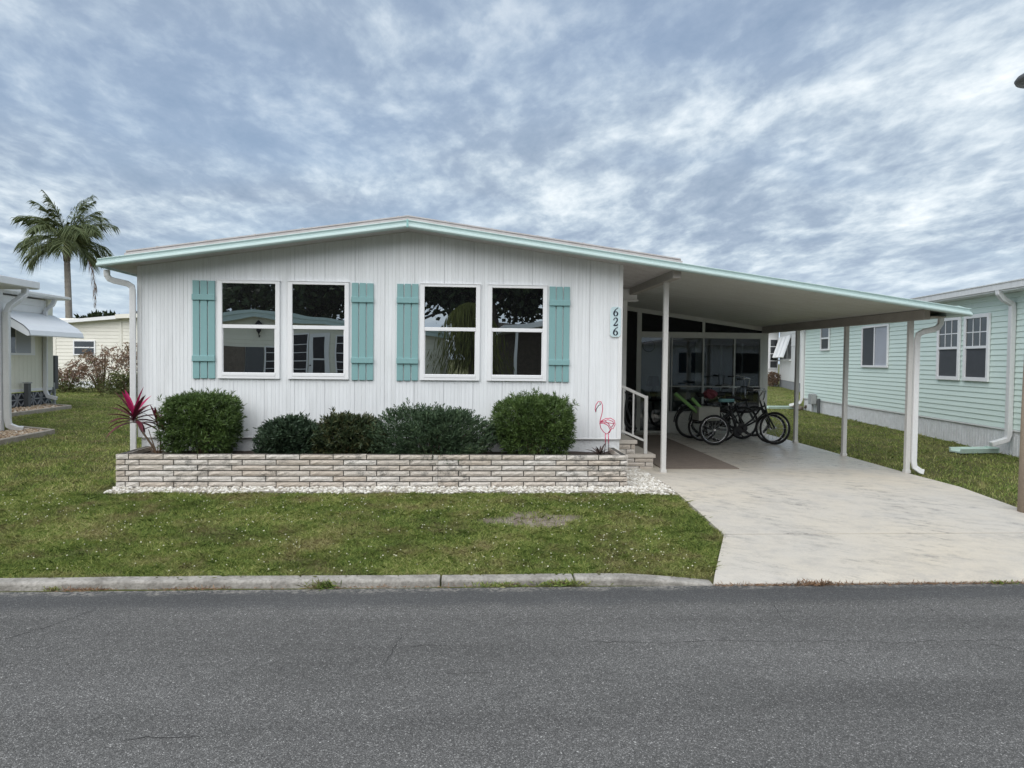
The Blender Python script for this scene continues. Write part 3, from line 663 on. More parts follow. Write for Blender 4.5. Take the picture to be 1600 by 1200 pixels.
for a, b_ in ((4.456, 5.174), (5.211, 5.859), (5.896, 6.439)):
    kp = BX('kick_panel', M['trim2'], porch, a, b_, PY + 0.02, PY + 0.06, PZ, ZK - 0.002)
    pbar(a, b_, ZK, ZK + 0.03, PY + 0.012, PY + 0.07, 'sill', 'thin')
    pbar(a, b_, 1.055, 1.082, PY + 0.012, PY + 0.07, 'mid_rail', 'thin')
    BX('pane', M['clear'], porch, a + 0.001, b_ - 0.001, PY + 0.035, PY + 0.040, 1.083, zh - 0.002)
    BX('pane', M['clear'], porch, a + 0.001, b_ - 0.001, PY + 0.045, PY + 0.050, ZK + 0.031, 1.054)
BX('pane', M['clear'], porch, 3.833, 4.40, PY + 0.035, PY + 0.040, PZ + 0.051, zh - 0.002)
for a, b_ in ((3.833, 5.159), (5.216, 6.499)):
    MB().prism([(a, 2.236), (b_, 2.236), (b_, max(2.24, ceil(b_) - 0.101)), (a, ceil(a) - 0.101)], 'y', PY + 0.04, PY + 0.045).build('transom', M['transom'], porch)
MB().prism([(2.9, PZ + 0.02), (3.734, PZ + 0.02), (3.734, ceil(3.734) - 0.102), (2.9, ceil(2.9) - 0.102)], 'y', PY + 0.03, PY + 0.035).build('side_screen', M['transom'], porch)
# room: side glazing on the right, solid back and roof
RY = 19.9
BX('floor', M['dgrey'], porch, 2.25, 6.56, PY + 0.1, RY, PZ - 0.08, PZ + 0.005)
BX('back_wall', M['trim2'], porch, 2.25, 6.56, RY, RY + 0.1, PZ, 2.9)
MB().prism([(2.215, ceil(2.215) + 0.001), (6.80, ceil(6.8) + 0.001), (6.80, ceil(6.8) + 0.07), (2.215, ceil(2.215) + 0.07)], 'y', 15.955, RY + 0.2).build('porch_roof', M['ceiling'], porch)
BX('kick_panel', M['trim2'], porch, 6.52, 6.57, PY + 0.1, RY, PZ, ZK)
BX('side_header', M['trim2'], porch, 6.52, 6.57, PY + 0.1, RY, 2.05, 2.30)
for y in (17.1, 18.5, RY - 0.04): BX('mullion', M['thin'], porch, 6.525, 6.565, y, y + 0.04, ZK, 2.05)
BX('pane', M['clear'], porch, 6.54, 6.545, PY + 0.1, RY - 0.05, ZK + 0.002, 2.048)
# inside
ck = thing('wall_clock', 'round pale wall clock seen through the porch door glass', 'clock', (5.02, 19.87, 2.02))
MB().lathe([(0.001, -0.02), (0.16, -0.02), (0.175, 0.0), (0.16, 0.02), (0.001, 0.02)], 24, (5.02, RY - 0.022, 2.02), 'y').build('rim', M['dgrey'], ck, smooth=False)
MB().lathe([(0.001, -0.004), (0.150, -0.004), (0.150, 0.0), (0.001, 0.0)], 24, (5.02, RY - 0.0445, 2.02), 'y').build('dial', M['blind'], ck)
MB().box(5.015, 5.025, RY - 0.056, RY - 0.052, 2.02, 2.13).box(5.0255, 5.10, RY - 0.056, RY - 0.052, 2.015, 2.025).build('hands', M['black'], ck)
M['blue'] = paint('blue_cloth', (0.035, 0.075, 0.13), 0.8, 0.5, (0.012, 0.03, 0.06), 3)
hg = thing('blue_hanging', 'dark blue patterned hanging inside the porch glass', 'hanging', (5.95, 19.85, 1.0))
BX('cloth', M['blue'], hg, 5.62, 6.30, RY - 0.04, RY - 0.02, 0.95, 2.14); MB().tube([(5.55, RY - 0.03, 2.16), (6.36, RY - 0.03, 2.16)], 0.012).build('rod', M['dgrey'], hg)
lp = thing('table_lamp', 'dark table lamp standing inside the porch behind the door glass', 'lamp', (4.36, 16.75, PZ))
MB().lathe([(0.2, 0.0), (0.2, 0.03), (0.03, 0.05), (0.03, 0.62), (0.24, 0.64), (0.24, 0.68), (0.06, 0.69), (0.09, 0.82), (0.03, 0.95), (0.001, 0.96)], 14, (4.36, 16.75, PZ + 0.006)).build('stand', M['black'], lp, smooth=False)
MB().lathe([(0.17, 0.0), (0.11, 0.24), (0.001, 0.24)], 16, (4.36, 16.75, PZ + 0.97)).build('lamp_shade', M['dgrey'], lp)

# ------------------------------------------------------------------ brick steps and railing
BW, BH, JN = 0.3965, 0.0555, 0.0125
def brick_mesh(L, D, H, seed):
    rnd = random.Random(seed); mb = MB(); n = max(2, int(L / 0.06)); rows = 3
    vs = []; fs = []
    for j in range(rows):
        for i in range(n + 1):
            edge = (i in (0, n)) or (j in (0, rows - 1))
            vs.append((L * i / n, (0.004 if edge else -rnd.uniform(0.0, 0.012)), H * j / (rows - 1)))
    for j in range(rows - 1):
        for i in range(n): k = j * (n + 1) + i; fs.append((k, k + 1, k + n + 2, k + n + 1))
    k = len(vs); vs += [(0, D, 0), (L, D, 0), (L, D, H), (0, D, H)]
    a, b_, c_, d_ = 0, n, rows * (n + 1) - 1, (rows - 1) * (n + 1)
    bot = list(range(0, n + 1)); top = [(rows - 1) * (n + 1) + i for i in range(n + 1)]
    lf = [j * (n + 1) for j in range(rows)]; rg_ = [j * (n + 1) + n for j in range(rows)]
    fs += [tuple(reversed(bot)) + (k, k + 1), tuple(top) + (k + 2, k + 3), tuple(lf) + (k + 3, k), tuple(reversed(rg_)) + (k + 1, k + 2), (k + 1, k, k + 3, k + 2)]
    mb._add(vs, fs); return mb.mesh('brick', M['brick'])
BM = {}
def brick(parent, x, y, z, L, rot=0, H=BH):
    key = (round(L, 3), random.randrange(4), round(H, 3))
    if key not in BM: BM[key] = brick_mesh(L, 0.088, H, hash(key) % 9999)
    p0 = parent.location
    return inst('brick', BM[key], parent, (x - p0.x + (random.uniform(-0.003, 0.003) if rot else 0), y - p0.y + (0 if rot else random.uniform(-0.003, 0.003)), z - p0.z + random.uniform(-0.001, 0.001)), (0, random.uniform(-0.003, 0.003), rot))
def course(parent, x0, x1, z, first, y, rot=0, H=BH):
    """lay a course from x0 to x1 along local x with the first brick of given length"""
    x = x0; L = first
    while x < x1 - 0.02:
        e = min(x + L, x1)
        if x1 - e < 0.05: e = x1
        if rot == 0: brick(parent, x, y, z, e - x - JN if e < x1 else e - x, 0, H)
        else: brick(parent, y, x if rot > 0 else e, z, e - x - JN if e < x1 else e - x, rot, H)
        x = e; L = BW + JN
planter = thing('brick_planter', 'long low planter of pale split-face brick along the front wall', 'planter', (-1.03, 9.35, 0))
PX0, PX1, PYF, PYB = -4.178, 2.116, 9.352, 10.21
SEAM = -0.285
for r_ in range(6):
    z = r_ * (BH + JN) + 0.002
    if r_ % 2: course(planter, PX0, SEAM, z, 0.155, PYF)
    else:
        course(planter, PX0, PX0 + 0.103, z, 0.103, PYF); course(planter, PX0 + 0.103 + JN, SEAM, z, 0.165, PYF)
    course(planter, SEAM + 0.004, PX1, z, 0.395 if r_ % 2 else 0.26, PYF)
    course(planter, PYF + 0.095, PYB, z, 0.30 if r_ % 2 else 0.16, PX0, -R(90))
    course(planter, PYF + 0.095, PYB, z, 0.30 if r_ % 2 else 0.16, PX1, R(90))
BX('joint_bed', M['mortar'], planter, PX0 + 0.012, PX1 - 0.012, PYF + 0.014, PYF + 0.075, -0.05, 0.399)
BX('joint_bed', M['mortar'], planter, PX0 + 0.012, PX0 + 0.075, PYF + 0.0752, PYB - 0.005, -0.05, 0.399)
BX('joint_bed', M['mortar'], planter, PX1 - 0.075, PX1 - 0.012, PYF + 0.0752, PYB - 0.005, -0.05, 0.399)
n = 40; V = []; F = []
for j in range(9):
    for i in range(n + 1):
        x = PX0 + 0.076 + (PX1 - PX0 - 0.152) * i / n; y = PYF + 0.076 + (PYB - PYF - 0.08) * j / 8
        V.append((x, y, 0.325 + 0.02 * math.sin(x * 3.1 + y * 5) * math.sin(y * 9) + random.uniform(0, 0.03)))
for j in range(8):
    for i in range(n): k = j * (n + 1) + i; F.append((k, k + 1, k + n + 2, k + n + 1))
npobj('soil', np.array(V), np.array(F), M['soil'], planter, True)

steps = thing('brick_steps', 'two pale brick steps with slab treads beside the planter end', 'steps', (2.5, 10.9, 0.0))
ST = gz(10.9)
for k in range(3): course(steps, 2.21, 2.84, -0.01 + k * 0.0605, [0.43, 0.52, 0.36][k], 10.87, 0, 0.052)
BX('joint_bed', M['mortar'], steps, 2.21, 2.83, 10.882, 11.95, -0.05, 0.165)
for k in range(3):
    course(steps, 10.965, 11.95, -0.01 + k * 0.0605, [0.3, 0.4, 0.2][k], 2.842, R(90), 0.052)
BX('tread', M['stepcap'], steps, 2.21, 2.872, 10.85, 11.97, 0.172, 0.222, 0.006)
for k in range(2): course(steps, 2.21, 2.575, 0.225 + k * 0.0725, [0.24, 0.31][k], 10.91, 0, 0.066)
BX('joint_bed', M['mortar'], steps, 2.21, 2.565, 10.922, 11.95, 0.2225, 0.37)
for k in range(2): course(steps, 11.005, 11.95, 0.225 + k * 0.0725, [0.3, 0.4][k], 2.577, R(90), 0.066)
BX('tread', M['stepcap'], steps, 2.21, 2.605, 10.895, 11.97, 0.372, 0.427, 0.006)
rail = thing('step_railing', 'white metal handrail climbing the brick steps', 'railing', (2.73, 10.95, 0.222))
BX('post', M['post'], rail, 2.715, 2.765, 10.93, 10.98, 0.2225, 1.085, 0.006)
MB().tube([(2.74, 10.955, 1.06), (2.23, 10.955, 1.285)], 0.02, flatx=(0.021, 0.018)).build('handrail', M['post'], rail)
MB().tube([(2.715, 10.955, 0.42), (2.23, 10.955, 0.63)], 0.02, flatx=(0.016, 0.014)).build('lower_rail', M['post'], rail)
for x in (2.55, 2.40): BX('baluster', M['post'], rail, x - 0.011, x + 0.011, 10.944, 10.966, 0.42 + (2.715 - x) * 0.433, 1.06 + (2.74 - x) * 0.441)
hose = thing('curled_hose', 'black curled hose hanging behind the step railing', 'hose', (2.86, 12.4, 0.45))
pts = [(2.84 + 0.09 * math.cos(a) + 0.012 * math.sin(3 * a), 12.42 + 0.03 * math.sin(a), 0.83 + 0.28 * math.sin(a) - 0.012 * a) for a in np.linspace(0, 15, 70)]
MB().tube(pts + [(2.90, 12.42, 0.46), (2.94, 12.42, 0.43), (2.95, 12.42, 0.48)], 0.016, 6).build('coil', M['black'], hose, smooth=True)
BX('hook', M['black'], hose, 2.78, 2.86, 12.44, 12.598, 1.05, 1.08)

# ------------------------------------------------------------------ planting
def box_shrub(name, label, cx, cy, wx, wy, z0, z1, ncl, mat, L, W, per, seed, boxy=3.5, lumps=0.07, foot=0.62, cat='shrub', top_up=0.5, group=None, spray=False):
    rg_ = np.random.default_rng(seed)
    root = thing(name, label, cat, (cx, cy, z0), 0, group)
    hz_ = (z1 - z0) / 2
    d = unit(rg_.normal(size=(ncl, 3))); d[:, 2] = np.where(d[:, 2] < -0.75, -d[:, 2], d[:, 2])
    rad = 1.0 / (np.abs(d[:, 0]) ** boxy + np.abs(d[:, 1]) ** boxy + np.abs(d[:, 2]) ** boxy) ** (1 / boxy)
    k = rg_.normal(size=(6, 3)) * 3.2; ph = rg_.uniform(0, 6.28, 6)
    lump = sum(np.sin(d @ k[i] + ph[i]) for i in range(6)) / 6
    depth = 1 - np.abs(rg_.normal(size=ncl)) * 0.16; depth = np.where(rg_.uniform(size=ncl) < 0.28, rg_.uniform(0.25, 0.85, ncl), depth)
    rr = rad * (1 + lumps * lump * 2) * depth
    C_ = np.stack([cx + d[:, 0] * rr * wx / 2, cy + d[:, 1] * rr * wy / 2, z0 + hz_ + d[:, 2] * rr * hz_], 1)
    # undercut towards the foot
    low = np.clip((C_[:, 2] - z0) / (z1 - z0), 0, 1); sh = foot + (1 - foot) * np.clip(low / 0.35, 0, 1) ** 0.8
    C_[:, 0] = cx + (C_[:, 0] - cx) * sh; C_[:, 1] = cy + (C_[:, 1] - cy) * sh
    shoot = rg_.uniform(size=ncl) < 0.10; C_ = C_ + (d + np.array([0, 0, 0.5])) * np.where(shoot, rg_.uniform(0.01, 0.06, ncl), 0)[:, None]
    if cy < 11: C_[:, 1] = np.where(C_[:, 2] < 0.52, np.clip(C_[:, 1], 9.50, 10.10), np.clip(C_[:, 1], 9.38, 10.14)); C_[:, 2] = np.maximum(C_[:, 2], 0.36)
    out = unit(d + np.array([0, 0, top_up]) + rg_.normal(size=d.shape) * 0.25)
    parts = []
    if not spray:
        P = np.repeat(C_, per, 0); O = np.repeat(out, per, 0)
        D = unit(O * 0.75 + rg_.normal(size=P.shape) * 0.55)
        P = P - O * rg_.uniform(0, 0.05, (len(P), 1))
        parts.append(leaves(P, D, L * rg_.uniform(0.6, 1.25, len(P)), W))
    else:
        side = unit(np.cross(out, rg_.normal(size=out.shape)))
        SLn = L * rg_.uniform(0.7, 1.5, (ncl, 1))
        for q in range(per):
            f_ = q / (per - 1); s_ = 1 if q % 2 else -1
            P = C_ + out * SLn * f_ - np.array([0, 0, 1]) * (SLn * 0.25 * f_ * f_)
            D = unit(out * 0.8 + side * s_ * (0.75 - 0.4 * f_) + rg_.normal(size=out.shape) * 0.18)
            parts.append(leaves(P, D, (SLn[:, 0] * (0.55 - 0.28 * f_)), W))
    V, F = join(parts); npobj('foliage', V, F, M[mat], root)
    st = MB()
    for i in range(9):
        a = rg_.uniform(0, 6.28); r_ = rg_.uniform(0.1, 0.75)
        tip = (cx + math.cos(a) * r_ * wx / 2, cy + math.sin(a) * r_ * wy / 2, z0 + (z1 - z0) * rg_.uniform(0.5, 0.85))
        st.tube([(cx + 0.04 * math.cos(a), cy + 0.04 * math.sin(a), z0 - 0.05), ((cx + tip[0]) / 2 + 0.02, (cy + tip[1]) / 2, z0 + (tip[2] - z0) * 0.5), tip], [0.014, 0.01, 0.005], 5)
    st.build('stem', M['twig'], root)
    return root
G5 = 'shrubs in the brick planter'
box_shrub('clipped_shrub', 'clipped boxy green shrub beside the red cordyline at the planter left end', -3.315, 9.80, 0.97, 0.74, 0.34, 1.10, 2600, 'podo', 0.066, 0.0105, 10, 3, 5.5, 0.085, 0.80, group=G5)
box_shrub('clipped_shrub', 'clipped boxy green shrub between the spreading juniper and the wire flamingo', 0.955, 9.80, 1.05, 0.74, 0.34, 1.09, 2600, 'podo', 0.066, 0.0105, 10, 4, 5.0, 0.085, 0.76, group=G5)
box_shrub('low_shrub', 'small dark blue-green shrub, lowest of the planter shrubs', -2.16, 9.74, 0.88, 0.66, 0.22, 0.83, 1500, 'shrubdk', 0.070, 0.018, 8, 5, 2.2, 0.16, 1.05, top_up=0.7, group=G5)
box_shrub('low_shrub', 'dark bronze-tinged low shrub left of the spreading juniper', -1.44, 9.74, 0.98, 0.66, 0.22, 0.85, 1700, 'shrubred', 0.070, 0.017, 8, 6, 2.2, 0.17, 1.05, top_up=0.7, group=G5)
box_shrub('juniper', 'wide spreading grey-green juniper in the middle of the planter', -0.36, 9.72, 1.50, 0.74, 0.18, 0.89, 2900, 'jun', 0.105, 0.014, 9, 8, 2.2, 0.20, 1.08, top_up=0.9, spray=True, group=G5)

def blade(mb, base, d, L, W, droop, seg=5, fold=0.15):
    """long strap leaf"""
    d = Vector(d).normalized(); s_ = d.cross(Vector((0, 0, 1))); s_ = s_.normalized() if s_.length > 0.05 else Vector((1, 0, 0))
    vs = []; p = Vector(base); dd = d.copy()
    for i in range(seg + 1):
        q = i / seg; wq = W * (0.35 + 1.3 * q - 1.65 * q * q) if q > 0 else W * 0.3
        nn = s_.cross(dd)
        vs += [p + s_ * wq / 2 + nn * wq * fold, p - nn * wq * fold * 0.5, p - s_ * wq / 2 + nn * wq * fold]
        p = p + dd * (L / seg); dd = (dd + Vector((0, 0, -droop / seg))).normalized()
    fs = []
    for i in range(seg):
        k = 3 * i; fs += [(k, k + 1, k + 4, k + 3), (k + 1, k + 2, k + 5, k + 4)]
    mb._add(vs, fs)
cord = thing('cordyline', 'red cordyline with magenta new leaves leaning out at the planter left end', 'plant', (-3.80, 9.62, 0.36))
def cordy(path, r0, nl, L, W, pink, sd):
    rnd = random.Random(sd)
    MB().tube(path, [r0, r0 * 0.85, r0 * 0.7, r0 * 0.6][:len(path)], 6).build('stem', M['twig'], cord, smooth=True)
    tip = Vector(path[-1])
    for i in range(nl):
        a = i * 2.399 + rnd.uniform(-.3, .3); el = 1.15 - 1.35 * i / nl + rnd.uniform(-.15, .15); el = max(el, -0.25)
        mb = MB(); hot = i < pink
        blade(mb, tip - Vector((0, 0, 0.10 * i / nl)), (math.cos(a) * math.cos(el), math.sin(a) * math.cos(el) * 0.7, math.sin(el)), L * rnd.uniform(0.8, 1.15), W * rnd.uniform(0.8, 1.1), 0.3 + 0.9 * i / nl)
        mb.build('leaf', M['cordpink'] if hot else M['cord'], cord, smooth=True)
cordy([(-3.79, 9.62, 0.36), (-3.86, 9.60, 0.50), (-3.97, 9.57, 0.68), (-4.045, 9.55, 0.86)], 0.015, 22, 0.36, 0.11, 4, 1)
cordy([(-3.76, 9.63, 0.36), (-3.755, 9.63, 0.55), (-3.775, 9.62, 0.70), (-3.80, 9.62, 0.80)], 0.011, 14, 0.22, 0.07, 0, 2)
MB().tube([(-3.79, 9.61, 0.36), (-3.84, 9.60, 0.52), (-3.89, 9.60, 0.68)], [0.010, 0.008, 0.004], 5).build('stem', M['twig'], cord)
mb = MB()
for i in range(14):
    a = i * 0.9; blade(mb, (-3.79 + 0.03 * math.cos(a), 9.62 + 0.03 * math.sin(a), 0.36), (math.cos(a) * 0.6, math.sin(a) * 0.4, 0.8), random.uniform(0.08, 0.18), 0.022, 0.8)
mb.build('dead_leaves', M['straw'], cord)
brom = thing('bromeliad', 'small dark strap-leaved plant by the flamingo legs', 'plant', (1.80, 9.62, 0.34))
for i in range(15):
    a = i * 2.4; el = 0.35 + 0.5 * (i % 4) / 3; mb = MB()
    blade(mb, (1.80, 9.60, 0.37), (math.cos(a) * math.cos(el), math.sin(a) * math.cos(el), math.sin(el)), random.uniform(0.17, 0.27), 0.045, 0.5)
    mb.build('leaf', M['brom'], brom, smooth=True)
# flamingo of bent wire
flam = thing('wire_flamingo', 'pink wire flamingo ornament standing in the planter by the house corner', 'ornament', (1.93, 9.75, 0.36))
FYp = 9.75
def fpx(pts):    # drawn profile, metres to the right of the legs / above the soil
    return [(1.905 + a, FYp + c_, 0.36 + b_) for a, b_, c_ in pts]
neck = fpx([(-0.135, 0.56, 0), (-0.145, 0.60, 0), (-0.135, 0.655, 0), (-0.105, 0.70, 0), (-0.07, 0.70, 0), (-0.048, 0.655, 0), (-0.045, 0.60, 0), (-0.055, 0.53, 0), (-0.075, 0.46, 0), (-0.08, 0.41, 0), (-0.065, 0.35, 0), (-0.03, 0.30, 0), (0.01, 0.272, 0), (0.05, 0.29, 0), (0.075, 0.34, 0)])
def wire(pts, name, mat='pink', r=0.0058): MB().tube(pts, r, 6).build(name, M[mat], flam, smooth=True)
wire(neck, 'neck')
wire(fpx([(-0.135, 0.56, 0), (-0.128, 0.60, 0.01), (-0.10, 0.645, 0.01), (-0.075, 0.66, 0.0), (-0.085, 0.69, 0)]), 'beak', 'wire')
wire(fpx([(-0.08, 0.41, 0), (-0.05, 0.44, 0.03), (0.0, 0.44, 0.05), (0.05, 0.40, 0.05), (0.08, 0.34, 0.03), (0.05, 0.29, 0)]), 'wing')
wire(fpx([(-0.08, 0.41, 0), (-0.04, 0.42, -0.04), (0.02, 0.39, -0.05), (0.055, 0.33, -0.03), (0.03, 0.28, 0)]), 'wing')
wire(fpx([(-0.07, 0.44, 0), (0.0, 0.475, 0.02), (0.07, 0.48, 0.02), (0.115, 0.45, 0.0), (0.125, 0.40, 0), (0.10, 0.345, 0), (0.07, 0.34, 0)]), 'tail')
wire(fpx([(-0.06, 0.43, 0), (0.02, 0.465, -0.03), (0.09, 0.44, -0.02), (0.105, 0.40, 0), (0.075, 0.36, 0)]), 'tail')
wire(fpx([(-0.06, 0.42, 0), (0.03, 0.42, 0.01), (0.10, 0.41, 0.01), (0.125, 0.42, 0)]), 'tail')
for dx, ln in ((0.0, -0.02), (0.042, 0.008)):
    wire(fpx([(dx - 0.005, 0.275, 0), (dx + 0.0, 0.14, 0)]), 'leg'); wire(fpx([(dx, 0.14, 0), (dx + ln, -0.02, 0)]), 'shin', 'wire')

# pebbles (numberless)
ICO_V = None
def pebbles(name, pts, size, mat, label, flat_=0.65):
    global ICO_V
    if ICO_V is None:
        bm = bmesh.new(); bmesh.ops.create_icosphere(bm, subdivisions=1, radius=1); bm.verts.ensure_lookup_table()
        ICO_V = (np.array([v.co[:] for v in bm.verts]), np.array([[v.index for v in f.verts] for f in bm.faces])); bm.free()
    v0, f0 = ICO_V; n_ = len(pts); nv = len(v0)
    s_ = size * RNG.uniform(0.5, 1.25, (n_, 1, 1)) * np.array([1, RNG.uniform(0.8, 1), flat_]).reshape(1, 1, 3)
    jit = 1 + RNG.uniform(-0.22, 0.22, (n_, nv, 1)); a = RNG.uniform(0, 6.28, n_); ca, sa = np.cos(a), np.sin(a)
    V = v0[None] * jit * s_ * np.stack([RNG.uniform(0.8, 1.4, n_), np.ones(n_), np.ones(n_)], 1)[:, None]
    X = V[..., 0] * ca[:, None] - V[..., 1] * sa[:, None]; Y = V[..., 0] * sa[:, None] + V[..., 1] * ca[:, None]
    V = np.stack([X, Y, V[..., 2]], -1) + pts[:, None]
    F = (f0[None] + (np.arange(n_) * nv)[:, None, None]).reshape(-1, 3)
    return tag(npobj(name, V.reshape(-1, 3), F, mat, smooth=True), label, 'gravel', kind='stuff')
def scatter(n_, x0, x1, y0, y1, z=0.0):
    x = RNG.uniform(x0, x1, n_); y = RNG.uniform(y0, y1, n_); return np.stack([x, y, gza(y) + z + RNG.uniform(-0.008, 0.012, n_)], 1)
A = scatter(3600, -4.20, 2.15, 9.06, 9.345, -0.004); wob = 9.075 + 0.02 * np.sin(A[:, 0] * 5) + 0.015 * np.sin(A[:, 0] * 13); A = A[A[:, 1] > wob]
B = scatter(2400, 2.12, 2.66, 8.98, 10.86, -0.004); B = B[(B[:, 1] > 8.98) & (B[:, 0] < 2.655)]
pebbles('white_gravel', np.concatenate([A, B]), 0.021, M['pebble'], 'white pebble strip along the foot of the brick planter')
gb = MB().box(-4.19, 2.15, 9.09, 9.40, -0.15, -0.009).box(2.151, 2.655, 9.02, 10.86, -0.15, -0.012).build('gravel_bed', M['pebbase']); tag(gb, kind='structure')

# ================================================================== grass
def grass(name, label, n_, sampler, hgt, wid, mat=None, lean=0.6):
    P = sampler(n_); n_ = len(P); a = RNG.uniform(0, 6.28, n_)
    S = np.stack([np.cos(a), np.sin(a), np.zeros(n_)], 1)
    La = RNG.uniform(0, 6.28, n_); lm = np.abs(RNG.normal(size=n_)) * lean
    H = hgt * RNG.uniform(0.4, 1.3, n_) * (0.65 + 0.7 * clump(P[:, 0] * 3.1, P[:, 1] * 3.7)); W = wid * RNG.uniform(0.7, 1.3, n_)
    ld = np.stack([np.cos(La) * lm, np.sin(La) * lm, np.ones(n_)], 1)
    mid = P + ld * (H * 0.5)[:, None]; tip = P + (ld * np.array([2.0, 2.0, 1.0])) * (H * 0.85)[:, None]
    w2 = (W / 2)[:, None]
    V = np.stack([P - S * w2, P + S * w2, mid + S * w2 * 0.8, tip, mid - S * w2 * 0.8], 1).reshape(-1, 3)
    F = np.arange(5 * n_).reshape(n_, 5)
    return tag(npobj(name, V, F, mat or M['grass']), label, 'grass', kind='stuff')
def bare_keep(x, y):
    d = np.hypot(x - 0.80, (y - 7.92) * 1.75) + 0.30 * np.sin(x * 7.3 + y * 3) * np.sin(y * 11 - x * 2) + 0.12 * np.sin(x * 19 + 1) * np.sin(y * 23)
    return RNG.uniform(size=len(x)) < np.clip((d - 0.34) / 0.42, 0.06, 1)
def clump(x, y):
    return 0.5 + 0.5 * np.sin(x * 2.1 + np.sin(y * 3.3)) * np.sin(y * 2.7 + np.sin(x * 1.9) * 1.5)
def s_front(n_):
    y = RNG.uniform(6.19, 9.10, n_); x = RNG.uniform(-7.2, 2.66, n_)
    right = np.interp(y, [6.2, 6.3, 7.3, 9.2], [2.15, 2.20, 2.63, 2.645]) + 0.03 * np.sin(y * 17)
    k = (x < right) & ((y > 6.225) | (x > 1.75)) & ((y < 9.07 + 0.02 * np.sin(x * 5)) | (x < -4.22)) & (x > -4.7 - (y - 6.2) * 0.85) & bare_keep(x, y)
    k &= RNG.uniform(size=n_) < 0.12 + 0.88 * np.clip(0.6 * clump(x, y) + 0.55 * clump(x * 4.3 + 1, y * 5.1) + 0.25 * clump(x * 13, y * 15), 0, 1) ** 1.2
    x, y = x[k], y[k]; return np.stack([x, y, gza(y) - 0.03], 1)
grass('front_lawn_grass', 'short green and straw-coloured grass of the front lawn', 560000, s_front, 0.044, 0.0062)
def s_fringe(n_):
    q = RNG.uniform(size=n_); k = q < 0.7
    x = np.where(k, RNG.uniform(-3.8, 1.95, n_), 0); y = np.where(k, 6.235 + np.abs(RNG.normal(size=n_)) * 0.02, RNG.uniform(6.3, 9.0, n_))
    x = np.where(k, x, np.interp(y, [6.2, 6.3, 7.3, 9.2], [2.15, 2.20, 2.63, 2.65]) - 0.02 - np.abs(RNG.normal(size=n_)) * 0.03)
    m_ = RNG.uniform(size=n_) < 0.25 + 0.75 * clump(x * 3, y * 3); x, y = x[m_], y[m_]
    return np.stack([x, y, gza(y) - 0.02], 1)
grass('fringe_grass', 'longer grass hanging over the kerb and drive edge of the front lawn', 9000, s_fringe, 0.05, 0.005, lean=0.6)
def s_left(n_):
    y = 9.0 + 27 * RNG.uniform(size=n_) ** 1.7; x = RNG.uniform(-20, -4.3, n_)
    lim = np.where(y < 15.5, -8.0, np.where(y < 22.4, -11.15, -20)); k = (x > lim) & (x > -0.72 * y) & (x < np.where(y < 25, -4.33, -0.3 * y))
    k &= RNG.uniform(size=n_) < 0.45 + 0.55 * clump(x, y)
    x, y = x[k], y[k]; return np.stack([x, y, gza(y) - 0.03], 1)
grass('side_lawn_grass', 'green lawn between the white home and the pale yellow house', 420000, s_left, 0.048, 0.0095)
def s_right(n_):
    y = 6.3 + 42 * RNG.uniform(size=n_) ** 1.9; x = RNG.uniform(6.4, 20, n_)
    wall = 10.24 + 0.136 * (y - 16.2) - 0.03; wall = np.where(y > 24.0, 20.0, wall)
    k = (x > np.interp(y, [6.3, 7.3, 10.5, 15.8], [6.72, 6.55, 6.53, 6.6])) & (x < wall) & (x < 0.92 * y) & (x > np.where(y > 17, 0.31 * y, 0))
    k &= RNG.uniform(size=n_) < 0.45 + 0.55 * clump(x, y)
    x, y = x[k], y[k]; return np.stack([x, y, gza(y) - 0.03], 1)
grass('right_lawn_grass', 'green lawn between the carport posts and the mint house', 380000, s_right, 0.048, 0.009)
# white clover heads
x = RNG.uniform(-5.6, 2.5, 1500); y = RNG.uniform(6.3, 9.0, 1500); k = (RNG.uniform(size=1500) < 0.15 + 0.6 * clump(x + 2, y * 1.4)) & (x > -3.7 - (y - 6.2) * 0.75) & (x < 2.2) & (np.hypot(x - .8, (y - 7.92) * 1.6) > 0.5)
x, y = x[k], y[k]; pc = np.stack([x, y, gza(y) + 0.012 + RNG.uniform(0, 0.02, len(x))], 1)
o_ = pebbles('clover_flowers', pc, 0.0062, M['clover'], 'tiny white clover heads dotted over the front lawn', 0.9); o_['category'] = 'flowers'
# weeds and straw along the kerb and the drive edge
def tuft(loc, n_, h, label, mat='grass', name='weed_tuft'):
    P = np.stack([loc[0] + RNG.normal(size=n_) * loc[3], loc[1] + RNG.normal(size=n_) * 0.018, np.full(n_, loc[2])], 1)
    D = unit(np.stack([RNG.normal(size=n_) * 0.9, RNG.normal(size=n_) * 0.5 - 0.25, np.abs(RNG.normal(size=n_)) + 0.35], 1))
    V, F = leaves(P, D, h * RNG.uniform(0.5, 1.2, n_), 0.009, 0.3)
    root = thing(name, label, 'weeds', (loc[0], loc[1], loc[2]), 0, 'weeds along the kerb')
    npobj('leaves', V, F, M[mat], root); 
    sp = MB()
    for i in range(5): sp.tube([(loc[0] + random.uniform(-1, 1) * loc[3], loc[1], loc[2] - 0.01), (loc[0] + random.uniform(-1.6, 1.6) * loc[3], loc[1] - 0.03, loc[2] + h * 0.5)], 0.0025, 4)
    tag(sp.build('stems', M['twig'], root), kind='stuff')
RZ = -0.255
tuft((-3.18, 6.045, RZ, 0.035), 60, 0.06, 'small green weed at the kerb foot near the left edge of the photo')
tuft((-1.10, 6.055, RZ, 0.055), 150, 0.11, 'tallest green weed growing over the kerb, left of the middle joint')
tuft((0.34, 6.06, RZ, 0.11), 190, 0.06, 'yellow-green weeds lying along the kerb below the bare lawn patch')
